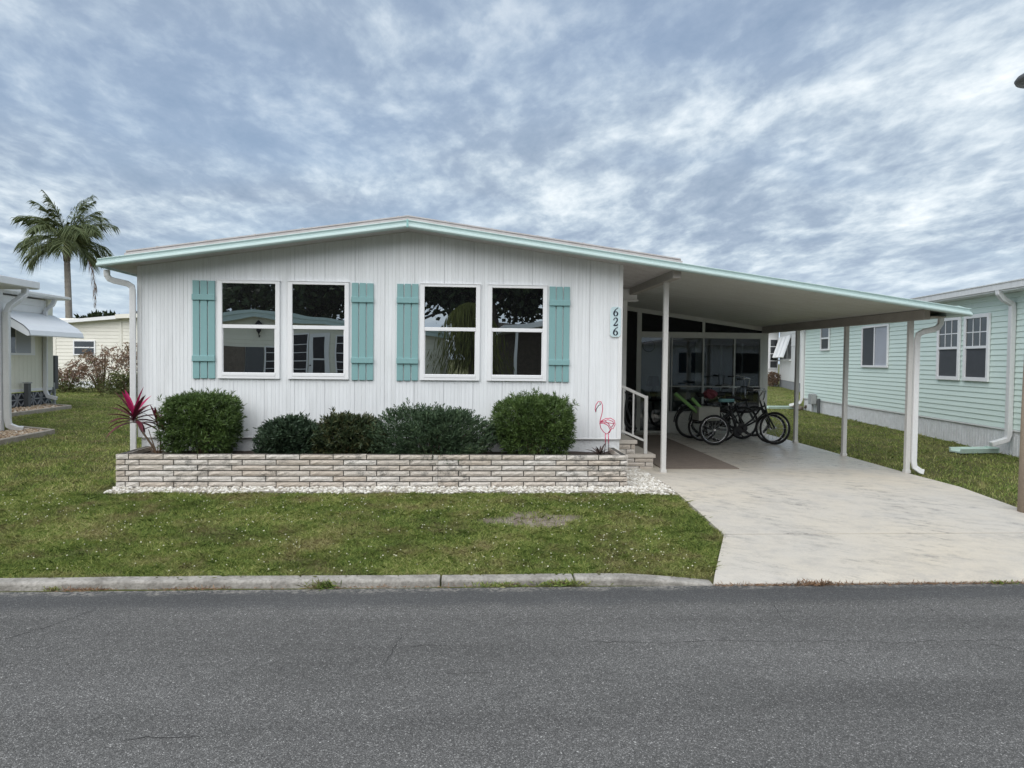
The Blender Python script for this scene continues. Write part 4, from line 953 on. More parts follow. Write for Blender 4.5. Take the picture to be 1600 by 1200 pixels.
tuft((0.86, 6.06, RZ, 0.10), 230, 0.085, 'bushy green weeds at the kerb where it starts to curve')
tuft((2.95, 6.00, RZ, 0.10), 120, 0.085, 'straggly reddish weed at the foot of the drive apron', 'straw')
tuft((4.60, 6.0, RZ, 0.08), 80, 0.05, 'low weeds at the drive edge on the far right', 'grass')
n_ = 1500; x = np.concatenate([RNG.uniform(2.1, 5.2, 900), RNG.normal(-2.95, 0.10, 250), RNG.normal(-2.1, 0.16, 200), RNG.normal(-0.6, 0.5, 150)])
P = np.stack([x, np.where(x > 2, 6.012, 6.055) - np.abs(RNG.normal(size=n_)) * 0.016, np.full(n_, RZ + 0.004)], 1)
V, F = leaves(P, np.stack([RNG.normal(size=n_), RNG.normal(size=n_) * 0.3, np.abs(RNG.normal(size=n_)) * 0.3], 1), RNG.uniform(0.015, 0.05, n_), 0.006)
tag(npobj('leaf_litter', V, F, M['straw']), 'dry leaf litter lying in the gutter line', 'litter', kind='stuff')

# ================================================================== bicycles
def wheel(parent, c, r, rz, tilt=0, rim='chrome', tr=0.020):
    wh = bpy.data.objects.new('wheel', None); COL.objects.link(wh); wh.parent = parent; wh.location = c; wh.rotation_euler = (tilt, 0, rz)
    MB().torus((0, 0, 0), r - tr, tr, 32, 8).build('tyre', M['rubber'], wh, smooth=True, local=True)
    MB().torus((0, 0, 0), r - 2.0 * tr - 0.008, 0.008, 32, 6).build('rim', M[rim], wh, smooth=True, local=True)
    mb = MB()
    for k in range(14):
        a = 6.28318 * k / 14; mb.tube([(0.02 * math.cos(a + .6), 0.02 * (-1) ** k, 0.02 * math.sin(a + .6)), ((r - 2 * tr) * math.cos(a), 0, (r - 2 * tr) * math.sin(a))], 0.0022, 3, False)
    mb.build('spokes', M['grey'], wh, local=True)
    MB().lathe([(0.001, -0.045), (0.022, -0.045), (0.022, 0.045), (0.001, 0.045)], 10, (0, 0, 0), 'y').build('hub', M['chrome'], wh, local=True)
    return wh
def tubes(parent, name, mat, lines, r=0.016):
    mb = MB()
    for ln in lines: mb.tube(ln, r, 8)
    return mb.build(name, M[mat], parent, smooth=True, local=True)
def saddle(parent, x, z, mat):
    mb = MB(); pr = [(-0.13, 0.085), (-0.10, 0.105), (0.0, 0.075), (0.08, 0.035), (0.15, 0.022)]
    vs = []
    for dz, sc in ((0, 0.85), (0.035, 1.0), (0.06, 0.75)):
        for a, b_ in pr: vs.append((x + a, -b_ * sc, z + dz))
        for a, b_ in reversed(pr): vs.append((x + a, b_ * sc, z + dz))
    n_ = 10; fs = [tuple(range(n_ - 1, -1, -1)), tuple(2 * n_ + i for i in range(n_))]
    for l in range(2):
        for i in range(n_): fs.append((l * n_ + i, l * n_ + (i + 1) % n_, (l + 1) * n_ + (i + 1) % n_, (l + 1) * n_ + i))
    mb._add(vs, fs); return mb.build('saddle', M[mat], parent, smooth=True, local=True)
def bike(name, label, loc, rz, wr, mat, bars, turn=0.0, roll=0.0, seatmat='black', wb=1.02, basket=False, rimm='chrome'):
    b_ = thing(name, label, 'bicycle', loc, rz, None); b_.rotation_euler = (roll, 0, rz)
    wheel(b_, (0, 0, wr), wr, 0, 0, rimm); wheel(b_, (wb, 0, wr), wr, turn, 0, rimm)
    bbx, bbz = 0.42, wr - 0.02; sx, sz = 0.27, wr + 0.42; hx, hz_ = wb - 0.20, wr + 0.48
    tubes(b_, 'frame', mat, [[(0, 0.05, wr), (bbx, 0.03, bbz)], [(0, -0.05, wr), (bbx, -0.03, bbz)], [(0, 0.05, wr), (sx, 0, sz - 0.05)], [(0, -0.05, wr), (sx, 0, sz - 0.05)],
          [(bbx, 0, bbz), (sx, 0, sz)], [(bbx, 0, bbz), ((bbx + hx) / 2 + 0.03, 0, (bbz + hz_) / 2 - 0.12), (hx + 0.04, 0, hz_ - 0.16)], [(sx + 0.04, 0, sz - 0.14), ((sx + hx) / 2, 0, (sz + hz_) / 2 - 0.16), (hx + 0.02, 0, hz_ - 0.06)]], 0.017)
    tubes(b_, 'fork', mat, [[(wb, 0.05, wr), (hx + 0.06, 0.045, hz_ - 0.22), (hx, 0.0, hz_)], [(wb, -0.05, wr), (hx + 0.06, -0.045, hz_ - 0.22), (hx, 0, hz_)]], 0.013)
    tubes(b_, 'seat_post', 'chrome', [[(sx, 0, sz), (sx - 0.03, 0, sz + 0.10)]], 0.012); saddle(b_, sx - 0.04, sz + 0.10, seatmat)
    hh = hz_ + bars
    tubes(b_, 'handlebar', 'chrome', [[(hx, 0, hz_), (hx - 0.02, 0, hz_ + 0.05), (hx - 0.0, 0.06, hz_ + 0.10), (hx + 0.01, 0.17, hh), (hx - 0.10, 0.27, hh + 0.02), (hx - 0.22, 0.30, hh)], [(hx - 0.02, 0, hz_ + 0.05), (hx - 0.0, -0.06, hz_ + 0.10), (hx + 0.01, -0.17, hh), (hx - 0.10, -0.27, hh + 0.02), (hx - 0.22, -0.30, hh)]], 0.011)
    for sg in (-1, 1): tubes(b_, 'grip', 'black', [[(hx - 0.18, 0.29 * sg, hh), (hx - 0.30, 0.31 * sg, hh)]], 0.017)
    MB().lathe([(0.001, -0.012), (0.09, -0.012), (0.095, 0.0), (0.09, 0.012), (0.001, 0.012)], 18, (bbx, -0.06, bbz), 'y').build('chainring', M['black'], b_, local=True)
    tubes(b_, 'cranks', 'black', [[(bbx, -0.09, bbz), (bbx + 0.13, -0.10, bbz - 0.10)], [(bbx, 0.09, bbz), (bbx - 0.13, 0.10, bbz + 0.10)]], 0.011)
    BX('pedal', M['black'], b_, bbx + 0.09, bbx + 0.18, -0.19, -0.10, bbz - 0.115, bbz - 0.09, local=True); BX('pedal', M['black'], b_, bbx - 0.18, bbx - 0.09, 0.10, 0.19, bbz + 0.09, bbz + 0.115, local=True)
    arc = lambda cx_, a0, a1: [(cx_ + (wr + 0.02) * math.cos(R(a)), 0, wr + (wr + 0.02) * math.sin(R(a))) for a in range(a0, a1 + 1, 15)]
    tubes(b_, 'mudguard', mat, [arc(0, 15, 180)], 0.015)
    if basket:
        mb = MB(); bx0, bx1, bz0, bz1 = hx + 0.05, hx + 0.33, hz_ - 0.02, hz_ + 0.22
        for i in range(7):
            y_ = -0.17 + 0.34 * i / 6; mb.tube([(bx1, y_, bz0), (bx1, y_, bz1)], 0.004, 4); mb.tube([(bx0, y_, bz0), (bx0, y_, bz1)], 0.004, 4); mb.tube([(bx0, y_, bz0), (bx1, y_, bz0)], 0.004, 4)
        for z_ in (bz0, (bz0 + bz1) / 2, bz1): mb.tube([(bx0, -0.17, z_), (bx1, -0.17, z_), (bx1, 0.17, z_), (bx0, 0.17, z_), (bx0, -0.17, z_)], 0.005, 4)
        mb.build('basket', M['black'], b_, local=True)
    return b_
# adult tricycle with rear box
TX, TYc, TZ = 4.70, 13.95, gz(13.95) + 0.013
tri = thing('tricycle', 'black adult tricycle with a pale rear box and aqua saddle', 'tricycle', (TX, TYc, TZ))
wr = 0.285
wheel(tri, (0, -0.34, wr), wr, R(-4)); wheel(tri, (0, 0.34, wr), wr, R(-4)); wheel(tri, (1.22, 0, wr), wr, R(-18))
tubes(tri, 'frame', 'black', [[(0, -0.33, wr), (0, 0.33, wr)], [(0, 0, wr), (0.55, 0, wr - 0.05)], [(0.55, 0, wr - 0.05), (0.40, 0, 0.72)], [(0.55, 0, wr - 0.05), (0.85, 0, 0.45), (1.02, 0, 0.68)], [(0.05, 0.12, wr), (0.42, 0, 0.60)], [(0.05, -0.12, wr), (0.42, 0, 0.60)], [(-0.26, -0.22, 0.42), (0.3, -0.22, 0.42)], [(-0.26, 0.22, 0.42), (0.3, 0.22, 0.42)]], 0.018)
tubes(tri, 'fork', 'black', [[(1.22, 0.05, wr), (1.06, 0.04, 0.62), (1.0, 0, 0.82)], [(1.22, -0.05, wr), (1.06, -0.04, 0.62), (1.0, 0, 0.82)]], 0.013)
tubes(tri, 'handlebar', 'chrome', [[(1.0, 0, 0.82), (0.99, 0, 0.90), (1.0, 0.12, 1.0), (0.98, 0.26, 1.06), (0.84, 0.32, 1.07)], [(0.99, 0, 0.90), (1.0, -0.12, 1.0), (0.98, -0.26, 1.06), (0.84, -0.32, 1.07)]], 0.011)
for sg in (-1, 1): tubes(tri, 'grip', 'black', [[(0.86, 0.315 * sg, 1.07), (0.74, 0.33 * sg, 1.07)]], 0.017)
tubes(tri, 'seat_post', 'chrome', [[(0.40, 0, 0.70), (0.37, 0, 0.80)]], 0.013); saddle(tri, 0.34, 0.79, 'tealcloth')
bxm = MB().box(-0.25, -0.24, -0.20, 0.20, 0.445, 0.70).box(0.14, 0.15, -0.20, 0.20, 0.445, 0.70).box(-0.2395, 0.1395, -0.20, -0.19, 0.445, 0.70).box(-0.2395, 0.1395, 0.19, 0.20, 0.445, 0.70).box(-0.2395, 0.1395, -0.1895, 0.1895, 0.445, 0.455)
bxm.build('rear_box', M['basket'], tri, local=True)
MB().lathe([(0.001, -0.012), (0.09, -0.012), (0.09, 0.012), (0.001, 0.012)], 16, (0.55, -0.06, wr - 0.05), 'y').build('chainring', M['black'], tri, local=True)
tubes(tri, 'cranks', 'black', [[(0.55, -0.09, wr - 0.05), (0.66, -0.10, wr - 0.16)], [(0.55, 0.09, wr - 0.05), (0.44, 0.10, wr + 0.06)]], 0.011)
for (x0_, z0_, x1_, z1_, yy, lab) in ((-0.14, 0.52, -0.66, 0.945, -0.05, 'longer green foam pool noodle sticking out of the tricycle box'), (-0.02, 0.50, -0.36, 0.86, -0.12, 'shorter green foam pool noodle in the tricycle box')):
    nd = thing('pool_noodle', lab, 'pool noodle', (TX + x0_, TYc + yy, TZ + z0_), 0, 'pool noodles in the tricycle box')
    MB().tube([(0, 0, 0), (x1_ - x0_, 0.02, z1_ - z0_)], 0.032, 12).build('foam', M['noodle'], nd, smooth=True, local=True)
    MB().tube([(x1_ - x0_ - 0.006, 0.02, z1_ - z0_ + 0.005), (x1_ - x0_ - 0.008, 0.02, z1_ - z0_ + 0.007)], 0.014, 10).build('hollow', M['dgrey'], nd, local=True)
bike('bicycle', 'black cruiser bicycle with its front wheel turned towards the drive', (5.02, 14.20, gz(14) + 0.013), R(-27), 0.31, 'black', 0.22, R(-22), R(-3), wb=1.0)
bike('bicycle', 'dark bicycle with a wire front basket behind the tricycle', (4.62, 14.75, gz(14.7) + 0.013), R(-6), 0.33, 'black', 0.24, R(12), R(3), 'black', basket=True, rimm='dgrey')
bike('bicycle', 'dark bicycle with tall chrome handlebars nearest the porch glass', (5.05, 15.20, gz(15.2) + 0.013), R(-3), 0.32, 'dgrey', 0.42, R(-8), R(4), 'black', rimm='dgrey')
cl = thing('pink_bundle', 'pink cloth bundle resting on the bicycles behind the tricycle saddle', 'cloth', (4.95, 14.62, 0.93))
bm = bmesh.new(); bmesh.ops.create_icosphere(bm, subdivisions=3, radius=0.13)
for v in bm.verts: v.co *= 1 + 0.16 * math.sin(v.co.x * 40 + v.co.z * 31) * math.sin(v.co.y * 37 + v.co.z * 20); v.co.z *= 0.75
me = bpy.data.meshes.new('cloth'); bm.to_mesh(me); bm.free(); me.materials.append(M['pinkcloth']); inst('cloth', me, cl, (0, 0, 0.03))

# ================================================================== street lamp on the right
lamp = thing('street_lamp', 'weathered wooden street lamp post at the right edge by the drive', 'street lamp', (6.455, 8.10, gz(8.1)))
MB().tube([(6.455, 8.10, gz(8.1) - 0.1), (6.455, 8.10, 1.2), (6.47, 8.10, 3.0), (6.475, 8.10, 4.75)], [0.085, 0.075, 0.055, 0.045], 14).build('pole', M['wood'], lamp, smooth=True)
MB().lathe([(0.05, 4.70), (0.09, 4.74), (0.25, 4.765), (0.262, 4.79), (0.235, 4.83), (0.12, 4.90), (0.05, 4.95), (0.001, 4.96)], 28, (6.475, 8.10, 0.03)).build('hood', M['dgrey'], lamp, smooth=True)
MB().lathe([(0.10, 4.66), (0.13, 4.69), (0.12, 4.742), (0.001, 4.742)], 18, (6.475, 8.10, 0.025)).build('lens', M['blind'], lamp, smooth=True)

# ================================================================== generic house pieces (local frame: wall along x, outward = -y)
def lap_mesh(L, h, mat, th=0.018):
    return MB()._add([(0, -0.004, h), (L, -0.004, h), (L, -th, 0.006), (0, -th, 0.006), (0, -th + 0.006, 0.0), (L, -th + 0.006, 0.0), (L, 0, 0), (0, 0, 0)],
                     [(3, 2, 1, 0), (4, 5, 2, 3), (7, 6, 5, 4), (0, 4, 3), (1, 2, 5), (0, 1, 6, 7), (0, 7, 4), (1, 5, 6)]).mesh('siding_board', mat)
def sided(parent, x0, x1, z0, z1, h, mat, y=0.0):
    me = lap_mesh(x1 - x0, h, mat); k = 0; z = z0
    while z < z1 - 0.01:
        hh = min(h, z1 - z); inst('siding_board', me, parent, (x0, y, z), (0, 0, 0), (1, 1, hh / h)); z += h
def win(parent, x0, x1, z0, z1, y=-0.02, rail=None, grid=None, glass='glassfar', bars=(), lower='glassfar', fw_=0.055, mid=None):
    f_ = MB().box(x0 - fw_, x0, y - 0.04, y, z0 - fw_, z1 + fw_).box(x1, x1 + fw_, y - 0.04, y, z0 - fw_, z1 + fw_).box(x0, x1, y - 0.04, y, z1, z1 + fw_).box(x0, x1, y - 0.04, y, z0 - fw_, z0)
    wn = f_.build('window', M['trim'], parent, bevel=0.004, local=True)
    if rail:
        BX('pane', M[glass], wn, x0 + .001, x1 - .001, y - 0.018, y - 0.012, rail, z1 - .001, local=True); BX('pane', M[lower], wn, x0 + .001, x1 - .001, y - 0.011, y - 0.006, z0 + .001, rail - .001, local=True)
        BX('meeting_rail', M['trim'], wn, x0 + .001, x1 - .001, y - 0.034, y - 0.019, rail - 0.025, rail + 0.025, local=True)
    elif mid:
        BX('pane', M[glass], wn, x0 + .001, mid - .001, y - 0.018, y - 0.012, z0 + .001, z1 - .001, local=True); BX('pane', M[lower], wn, mid + .001, x1 - .001, y - 0.011, y - 0.006, z0 + .001, z1 - .001, local=True)
        BX('mullion', M['trim'], wn, mid - 0.022, mid + 0.022, y - 0.034, y - 0.019, z0 + .001, z1 - .001, local=True)
    else: BX('pane', M[glass], wn, x0 + .001, x1 - .001, y - 0.018, y - 0.012, z0 + .001, z1 - .001, local=True)
    if grid:
        nx_, zs2 = grid
        for i in range(1, nx_): xx = x0 + (x1 - x0) * i / nx_; BX('muntin', M['trim'], wn, xx - 0.009, xx + 0.009, y - 0.026, y - 0.0185, zs2[0], zs2[-1], local=True)
        for zz_ in zs2[1:-1]: BX('muntin', M['trim'], wn, x0 + .001, x1 - .001, y - 0.0265, y - 0.0187, zz_ - 0.009, zz_ + 0.009, local=True)
    for zz_ in bars: BX('louvre_bar', M['trim'], wn, x0 + .001, x1 - .001, y - 0.032, y - 0.0185, zz_ - 0.014, zz_ + 0.014, local=True)
    return wn

# ------------------------------------------------------------------ mint house on the right
ang = math.atan2(-1.0, -0.136)     # local +x runs from the far end towards the street
mint = thing('mint_house', 'mint green house with white skirting to the right of the carport', 'house', (11.31, 24.05, 0.06), ang)
LM = 14.6
def my(y): return (24.05 - y) * math.hypot(1, 0.136)
sided(mint, 0.10, LM, 0.40, 2.83, 0.1016, M['mintwall'])
BX('wall', M['mintwall'], mint, 0.0, LM, 0.003, 7.0, 0.38, 2.86, local=True)
nsk = 60
for i in range(0): pass
prof = []
for i in range(int((LM - 0.02) / 0.10)):
    a = 0.01 + i * 0.10; prof += [(a, 0.0), (a + 0.075, 0.0), (a + 0.08, 0.008), (a + 0.096, 0.008)]
mb = MB(); n_ = len(prof); mb._add([(a, b_ + 0.004, -0.1) for a, b_ in prof] + [(a, b_ + 0.004, 0.402) for a, b_ in prof], [(i, i + 1, i + 1 + n_, i + n_) for i in range(n_ - 1)])
mb.build('skirt', M['skirt'], mint, local=True)
BX('skirt_board', M['white'], mint, 0.0, LM, -0.022, 0.003, 0.375, 0.399, local=True)
for a, b_ in ((-0.005, 0.098), (LM - 0.1, LM + 0.01)): BX('corner_trim', M['white'], mint, a, b_, -0.03, 0.02, 0.38, 2.83, local=True)
win(mint, my(22.40), my(21.75), 1.98, 2.62, rail=2.30, lower='screen')
win(mint, my(19.22), my(17.72), 1.56 - .06, 2.53 - .06, mid=my(18.47), glass='screen', lower='blind')
for a, b_ in ((15.20, 14.45), (14.15, 13.42)):
    win(mint, my(a), my(b_), 1.30, 2.44, rail=1.88, grid=(3, [1.90, 2.17, 2.44]), lower='screen', fw_=0.075)
BX('soffit', M['white'], mint, -0.2, LM + 0.2, -0.32, 0.2, 2.832, 2.846, local=True)
fc = MB().prism([(-0.32, 2.848), (-0.345, 2.86), (-0.345, 2.955), (-0.36, 2.97), (-0.36, 2.985), (-0.10, 2.99), (-0.10, 2.848)], 'x', -0.22, LM + 0.22).build('gutter', M['gutter'], mint, local=True)
MB().prism([(-0.33, 2.992), (3.5, 3.55), (7.3, 3.0), (7.3, 2.95), (3.5, 3.45), (-0.08, 2.93)], 'x', -0.2, LM + 0.2).build('roof', M['rooftop'], mint, local=True)
MB().tube([(my(12.62), -0.30, 2.86), (my(12.62), -0.30, 2.80), (my(12.62), -0.22, 2.70), (my(12.62), -0.075, 2.62), (my(12.62), -0.065, 2.5), (my(12.62), -0.065, 0.30), (my(12.62), -0.09, 0.22), (my(12.62), -0.36, 0.13)], 0.04, flatx=(0.055, 0.042)).build('downspout', M['gutter'], mint, bevel=0.01, local=True)
MB().tube([(0.16, -0.30, 2.86), (0.10, -0.30, 2.80), (0.02, -0.12, 2.62), (0.02, -0.075, 2.5), (0.02, -0.075, 0.35), (0.0, -0.12, 0.22), (-0.05, -0.45, 0.12)], 0.04, flatx=(0.05, 0.05)).build('downspout', M['gutter'], mint, bevel=0.01, local=True)
BX('meter_box', M['grey'], mint, 1.05, 1.35, -0.20, -0.03, 0.25, 0.58, 0.02, True)
MB().tube([(1.2, -0.1, 0.25), (1.2, -0.1, -0.08)], 0.03, 8).build('conduit', M['grey'], mint, local=True)
MB().tube([(1.75, -0.1, 0.45), (1.75, -0.1, -0.08)], 0.05, 8).build('pipe', M['dgrey'], mint, local=True)
sp_m = paint('mint_splash', (0.50, 0.64, 0.58), 0.6, 0.25)
def splash(loc, rz, label, L=0.75):
    s_ = thing('splash_block', label, 'splash block', loc, rz, 'splash blocks under the downspouts')
    MB().prism([(-0.14, 0.0), (0.14, 0.0), (0.16, 0.085), (0.12, 0.085), (0.10, 0.03), (-0.10, 0.03), (-0.12, 0.085), (-0.16, 0.085)], 'x', 0, L).build('trough', sp_m, s_, local=True, bevel=0.004)
    BX('heel', sp_m, s_, -0.02, 0.0, -0.16, 0.16, 0.0, 0.10, local=True)
splash((9.62, 12.95, gz(12.9) - 0.01), R(187), 'mint splash block on the grass below the nearer mint house downspout')
splash((11.05, 24.3, gz(24) - 0.01), R(182), 'thin mint splash block at the far corner of the mint house', 0.9)
rk = thing('rock_pile', 'small heap of brown stones at the far mint house corner', 'stones', (11.2, 24.1, gz(24)))
for i in range(9):
    bm = bmesh.new(); bmesh.ops.create_icosphere(bm, subdivisions=1, radius=random.uniform(0.07, 0.15))
    for v in bm.verts: v.co *= random.uniform(0.75, 1.2); v.co.z *= 0.6
    me = bpy.data.meshes.new('stone'); bm.to_mesh(me); bm.free(); me.materials.append(M['bark']); inst('stone', me, rk, (random.uniform(-0.35, 0.15), random.uniform(-0.3, 0.3), 0.04 + 0.05 * (i > 5)))

# ------------------------------------------------------------------ white house far behind
wh = thing('white_house', 'white house with raised window awnings seen beyond the carport', 'house', (20.25, 47.0, 0.1))
wf = bpy.data.objects.new('front_wing', None); COL.objects.link(wf); wf.parent = wh; wf.location = (-8.5, 0, 0)
BX('wall', M['white'], wf, 0, 8.6, 0.003, 4, 0.0, 3.75, local=True)
for k in range(3): BX('grille_base', M['greyblock'], wf, 0.2 + k * 2.8, 2.9 + k * 2.8, -0.06, 0.0, -0.1, 0.32, local=True)
for a, b_ in ((4.95, 6.20), (6.45, 7.70), (8.05, 8.5)):
    fr_ = MB().box(a - .08, b_ + .08, -0.05, 0.0, 1.12, 3.08).build('window', M['trim'], wf, local=True)
    for k in range(4): BX('pane', M['glassfar'], fr_, a, b_, -0.065, -0.052, 1.2 + k * 0.46, 1.60 + k * 0.46, local=True)
BX('fascia', M['white'], wf, -0.2, 8.8, -0.4, -0.02, 3.62, 3.86, local=True)
ws = bpy.data.objects.new('side_wing', None); COL.objects.link(ws); ws.parent = wh; ws.location = (0.15, -0.1, 0); ws.rotation_euler = (0, 0, math.atan2(-9.4, -2.9))
sided_me = lap_mesh(14, 0.23, M['white'])
for k in range(6): inst('siding_board', sided_me, ws, (0, 0, 2.45 + 0.23 * k))
BX('wall', M['white'], ws, 0, 14, 0.003, 5, 0.45, 3.86, local=True)
BX('skirt', M['greyblock'], ws, 0, 14, 0.02, 5, -0.1, 0.449, local=True)
for k, a in enumerate((0.3, 2.2, 4.1)):
    fr_ = BX('window', M['glassfar'], ws, a, a + 1.3, -0.04, 0.0, 1.75, 2.95, local=True)
    MB()._add([(a - .1, -0.02, 3.08), (a + 1.4, -0.02, 3.08), (a + 1.4, -0.42, 1.80), (a - .1, -0.42, 1.80), (a - .1, -0.06, 3.12), (a + 1.4, -0.06, 3.12), (a + 1.4, -0.46, 1.84), (a - .1, -0.46, 1.84)], [(0, 1, 2, 3), (7, 6, 5, 4), (0, 4, 5, 1), (3, 2, 6, 7), (0, 3, 7, 4), (1, 5, 6, 2)]).build('awning', M['awning'], ws, local=True)
    for j in range(7):
        x_ = a + j * 0.215; MB().tube([(x_, -0.075, 3.12), (x_, -0.475, 1.84)], 0.018, 4).build('awning_rib', M['trim'], ws, local=True)
    BX('sill', M['trim'], ws, a - .15, a + 1.45, -0.1, -0.002, 1.62, 1.70, local=True)
BX('fascia', M['white'], ws, -0.2, 14.2, -0.35, -0.02, 3.68, 3.88, local=True)
MB().box(-9, 3.4, -0.35, 5, 3.88, 4.0).build('roof', M['rooftop'], wh, local=True)
for (x_, y_, lab) in ((16.05, 41.5, 'dark pot plant against the far white house'),):
    box_shrub('pot_plant', lab, 19.75, 46.3, 0.7, 0.5, 0.1, 1.0, 250, 'dry', 0.12, 0.05, 6, 77, cat='plant')

# ------------------------------------------------------------------ pale yellow house on the left: front wing and recessed rear wing
yel = thing('yellow_house', 'pale yellow house with white awning and patterned block skirting on the left', 'house', (-12.45, 23.7, 0.05))
# local world coords via absolute positions
fwing = bpy.data.objects.new('front_wing', None); COL.objects.link(fwing); fwing.parent = yel; fwing.location = (0, 0, 0)
MB().box(-16, -9.02, 5, 15.35, 0.05, 2.86).build('wall', M['creamv'], fwing)
MB().box(-9.03, -8.98, 15.25, 15.36, 0.05, 2.86).build('corner_trim', M['white'], fwing)
MB().prism([(-8.70, 2.93), (-8.66, 2.95), (-8.66, 3.08), (-8.70, 3.09), (-16, 3.45), (-16, 2.9)], 'y', 4.6, 16.06).build('roof', M['white'], fwing)
MB().tube([(-8.76, 15.72, 2.94), (-8.76, 15.70, 2.80), (-8.80, 15.55, 2.68), (-8.87, 15.40, 2.55), (-8.90, 15.33, 2.42), (-8.90, 15.33, 0.34), (-8.88, 15.34, 0.20), (-8.76, 15.38, 0.13), (-8.66, 15.42, 0.11)], 0.045, flatx=(0.058, 0.048)).build('downspout', M['gutter'], fwing, bevel=0.012)
rw = bpy.data.objects.new('rear_wing', None); COL.objects.link(rw); rw.parent = yel; rw.location = (0, 0, 0)
MB().box(-18, -12.47, 15.93, 23.62, 0.62, 3.22).build('wall', M['creamv'], rw)
for i in range(38):
    y0 = 16.0 + i * 0.2; MB().box(-12.468, -12.445, y0, y0 + 0.192, 0.62, 2.62).build('siding_board', M['creamv'], rw)
for i in range(3): MB().prism([(-12.44, 2.625 + 0.2 * i), (-12.47, 2.625 + 0.2 * i), (-12.47, 2.82 + 0.2 * i), (-12.45, 2.82 + 0.2 * i)], 'y', 16.0, 23.5).build('siding_board', M['white'], rw)
MB().box(-12.50, -12.40, 23.40, 23.68, 0.62, 3.26).build('corner_trim', M['creamv'], rw)
MB().box(-18, -12.42, 15.9, 23.66, 0.54, 0.62).build('sill_board', M['white'], rw)
MB().prism([(-12.05, 3.27), (-12.0, 3.30), (-12.0, 3.36), (-12.1, 3.38), (-18, 3.62), (-18, 3.2)], 'y', 15.95, 23.95).build('roof', M['white'], rw)
# patterned block skirting: each block with its diagonal star relief
blk = MB().box(-0.02, 0.0, 0.0, 0.395, 0.0, 0.395)
for a, b_ in (((0.02, 0.02), (0.375, 0.375)), ((0.02, 0.375), (0.375, 0.02)), ((0.1975, 0.02), (0.1975, 0.375)), ((0.0, 0.1975), (0.395, 0.1975))):
    d = Vector((0, b_[0] - a[0], b_[1] - a[1])).normalized(); nn = Vector((0, -d.z, d.y)) * 0.017
    A_, B_ = Vector((0, *a)), Vector((0, *b_)); e = Vector((0.028, 0, 0))
    blk._add([A_ - nn, A_ + nn, B_ + nn, B_ - nn, A_ - nn + e, A_ + nn + e, B_ + nn + e, B_ - nn + e], [(4, 5, 6, 7), (0, 1, 5, 4), (1, 2, 6, 5), (2, 3, 7, 6), (3, 0, 4, 7)])
M['blkdark'] = flat('block_void', (0.05, 0.055, 0.065), 0.9)
blkm = blk.mesh('skirt_block', M['blkdark']); blkm.materials.append(M['greyblock'])
for i_, pl_ in enumerate(blkm.polygons): pl_.material_index = 0 if i_ < 6 else 1
for i in range(19): inst('skirt_block', blkm, rw, (-12.44 + 12.45, 16.05 + i * 0.4 - 23.7, 0.12 - 0.05))
wn = BX('window', M['trim'], rw, -12.44, -12.40, 21.15, 22.72, 1.58, 2.70)
BX('pane', M['glassfar'], wn, -12.398, -12.392, 21.22, 22.66, 2.42, 2.66); BX('pane', M['glassfar'], wn, -12.398, -12.392, 21.22, 21.75, 1.64, 2.36); BX('pane', M['blind'], wn, -12.398, -12.392, 21.80, 22.5, 1.64, 2.36)
# awning hood
aw = MB(); vs = []; prof = [(-12.42, 2.80), (-12.0, 2.58), (-11.7, 2.40), (-11.56, 2.26), (-11.52, 2.13)]
n_ = len(prof); y0, y1 = 20.9, 23.75
for y in (y0, y1): vs += [(a, y, b_) for a, b_ in prof] + [(a - 0.01, y, b_ - 0.025) for a, b_ in prof]
fs = []
for i in range(n_ - 1): fs += [(i, i + 1, 2 * n_ + i + 1, 2 * n_ + i), (n_ + i, 3 * n_ + i, 3 * n_ + i + 1, n_ + i + 1), (i, n_ + i, n_ + i + 1, i + 1), (2 * n_ + i, 2 * n_ + i + 1, 3 * n_ + i + 1, 3 * n_ + i)]
fs += [(n_ - 1, 2 * n_ - 1, 4 * n_ - 1, 3 * n_ - 1), (0, 2 * n_, 3 * n_, n_)]
aw._add(vs, fs); aw.build('awning', M['awning'], rw)
for y in (y0, y1 - 0.02): MB().prism([(a, b_ - 0.003) for a, b_ in prof] + [(-11.60, 2.10), (-12.40, 2.55)], 'y', y, y + 0.02).build('awning_side', M['awning'], rw)
MB().tube([(-12.15, 23.35, 3.28), (-12.2, 23.3, 3.1), (-12.36, 23.2, 2.9), (-12.37, 23.2, 0.5), (-12.30, 23.2, 0.36), (-12.05, 23.2, 0.30)], 0.05, flatx=(0.055, 0.05)).build('downspout', M['gutter'], rw, bevel=0.012)
md = thing('meter_pedestal', 'dark grey electric meter cabinet on posts at the yellow house corner', 'meter cabinet', (-12.58, 23.95, gz(24)))
BX('cabinet', M['dgrey'], md, -12.70, -12.46, 23.9, 24.1, 0.55, 1.58, 0.02); BX('conduit', M['grey'], md, -12.53, -12.46, 23.86, 23.94, 0.0, 0.549); BX('box', M['grey'], md, -12.58, -12.46, 23.84, 23.898, 0.45, 0.75, 0.01)
mt_ = thing('utility_stub', 'short grey utility post against the patterned block skirting', 'utility post', (-12.25, 21.9, 0.07)); BX('post', M['dgrey'], mt_, -12.33, -12.2, 22.0, 22.14, 0.03, 0.78, 0.01); BX('cap', M['grey'], mt_, -12.35, -12.18, 21.98, 22.16, 0.782, 0.82)
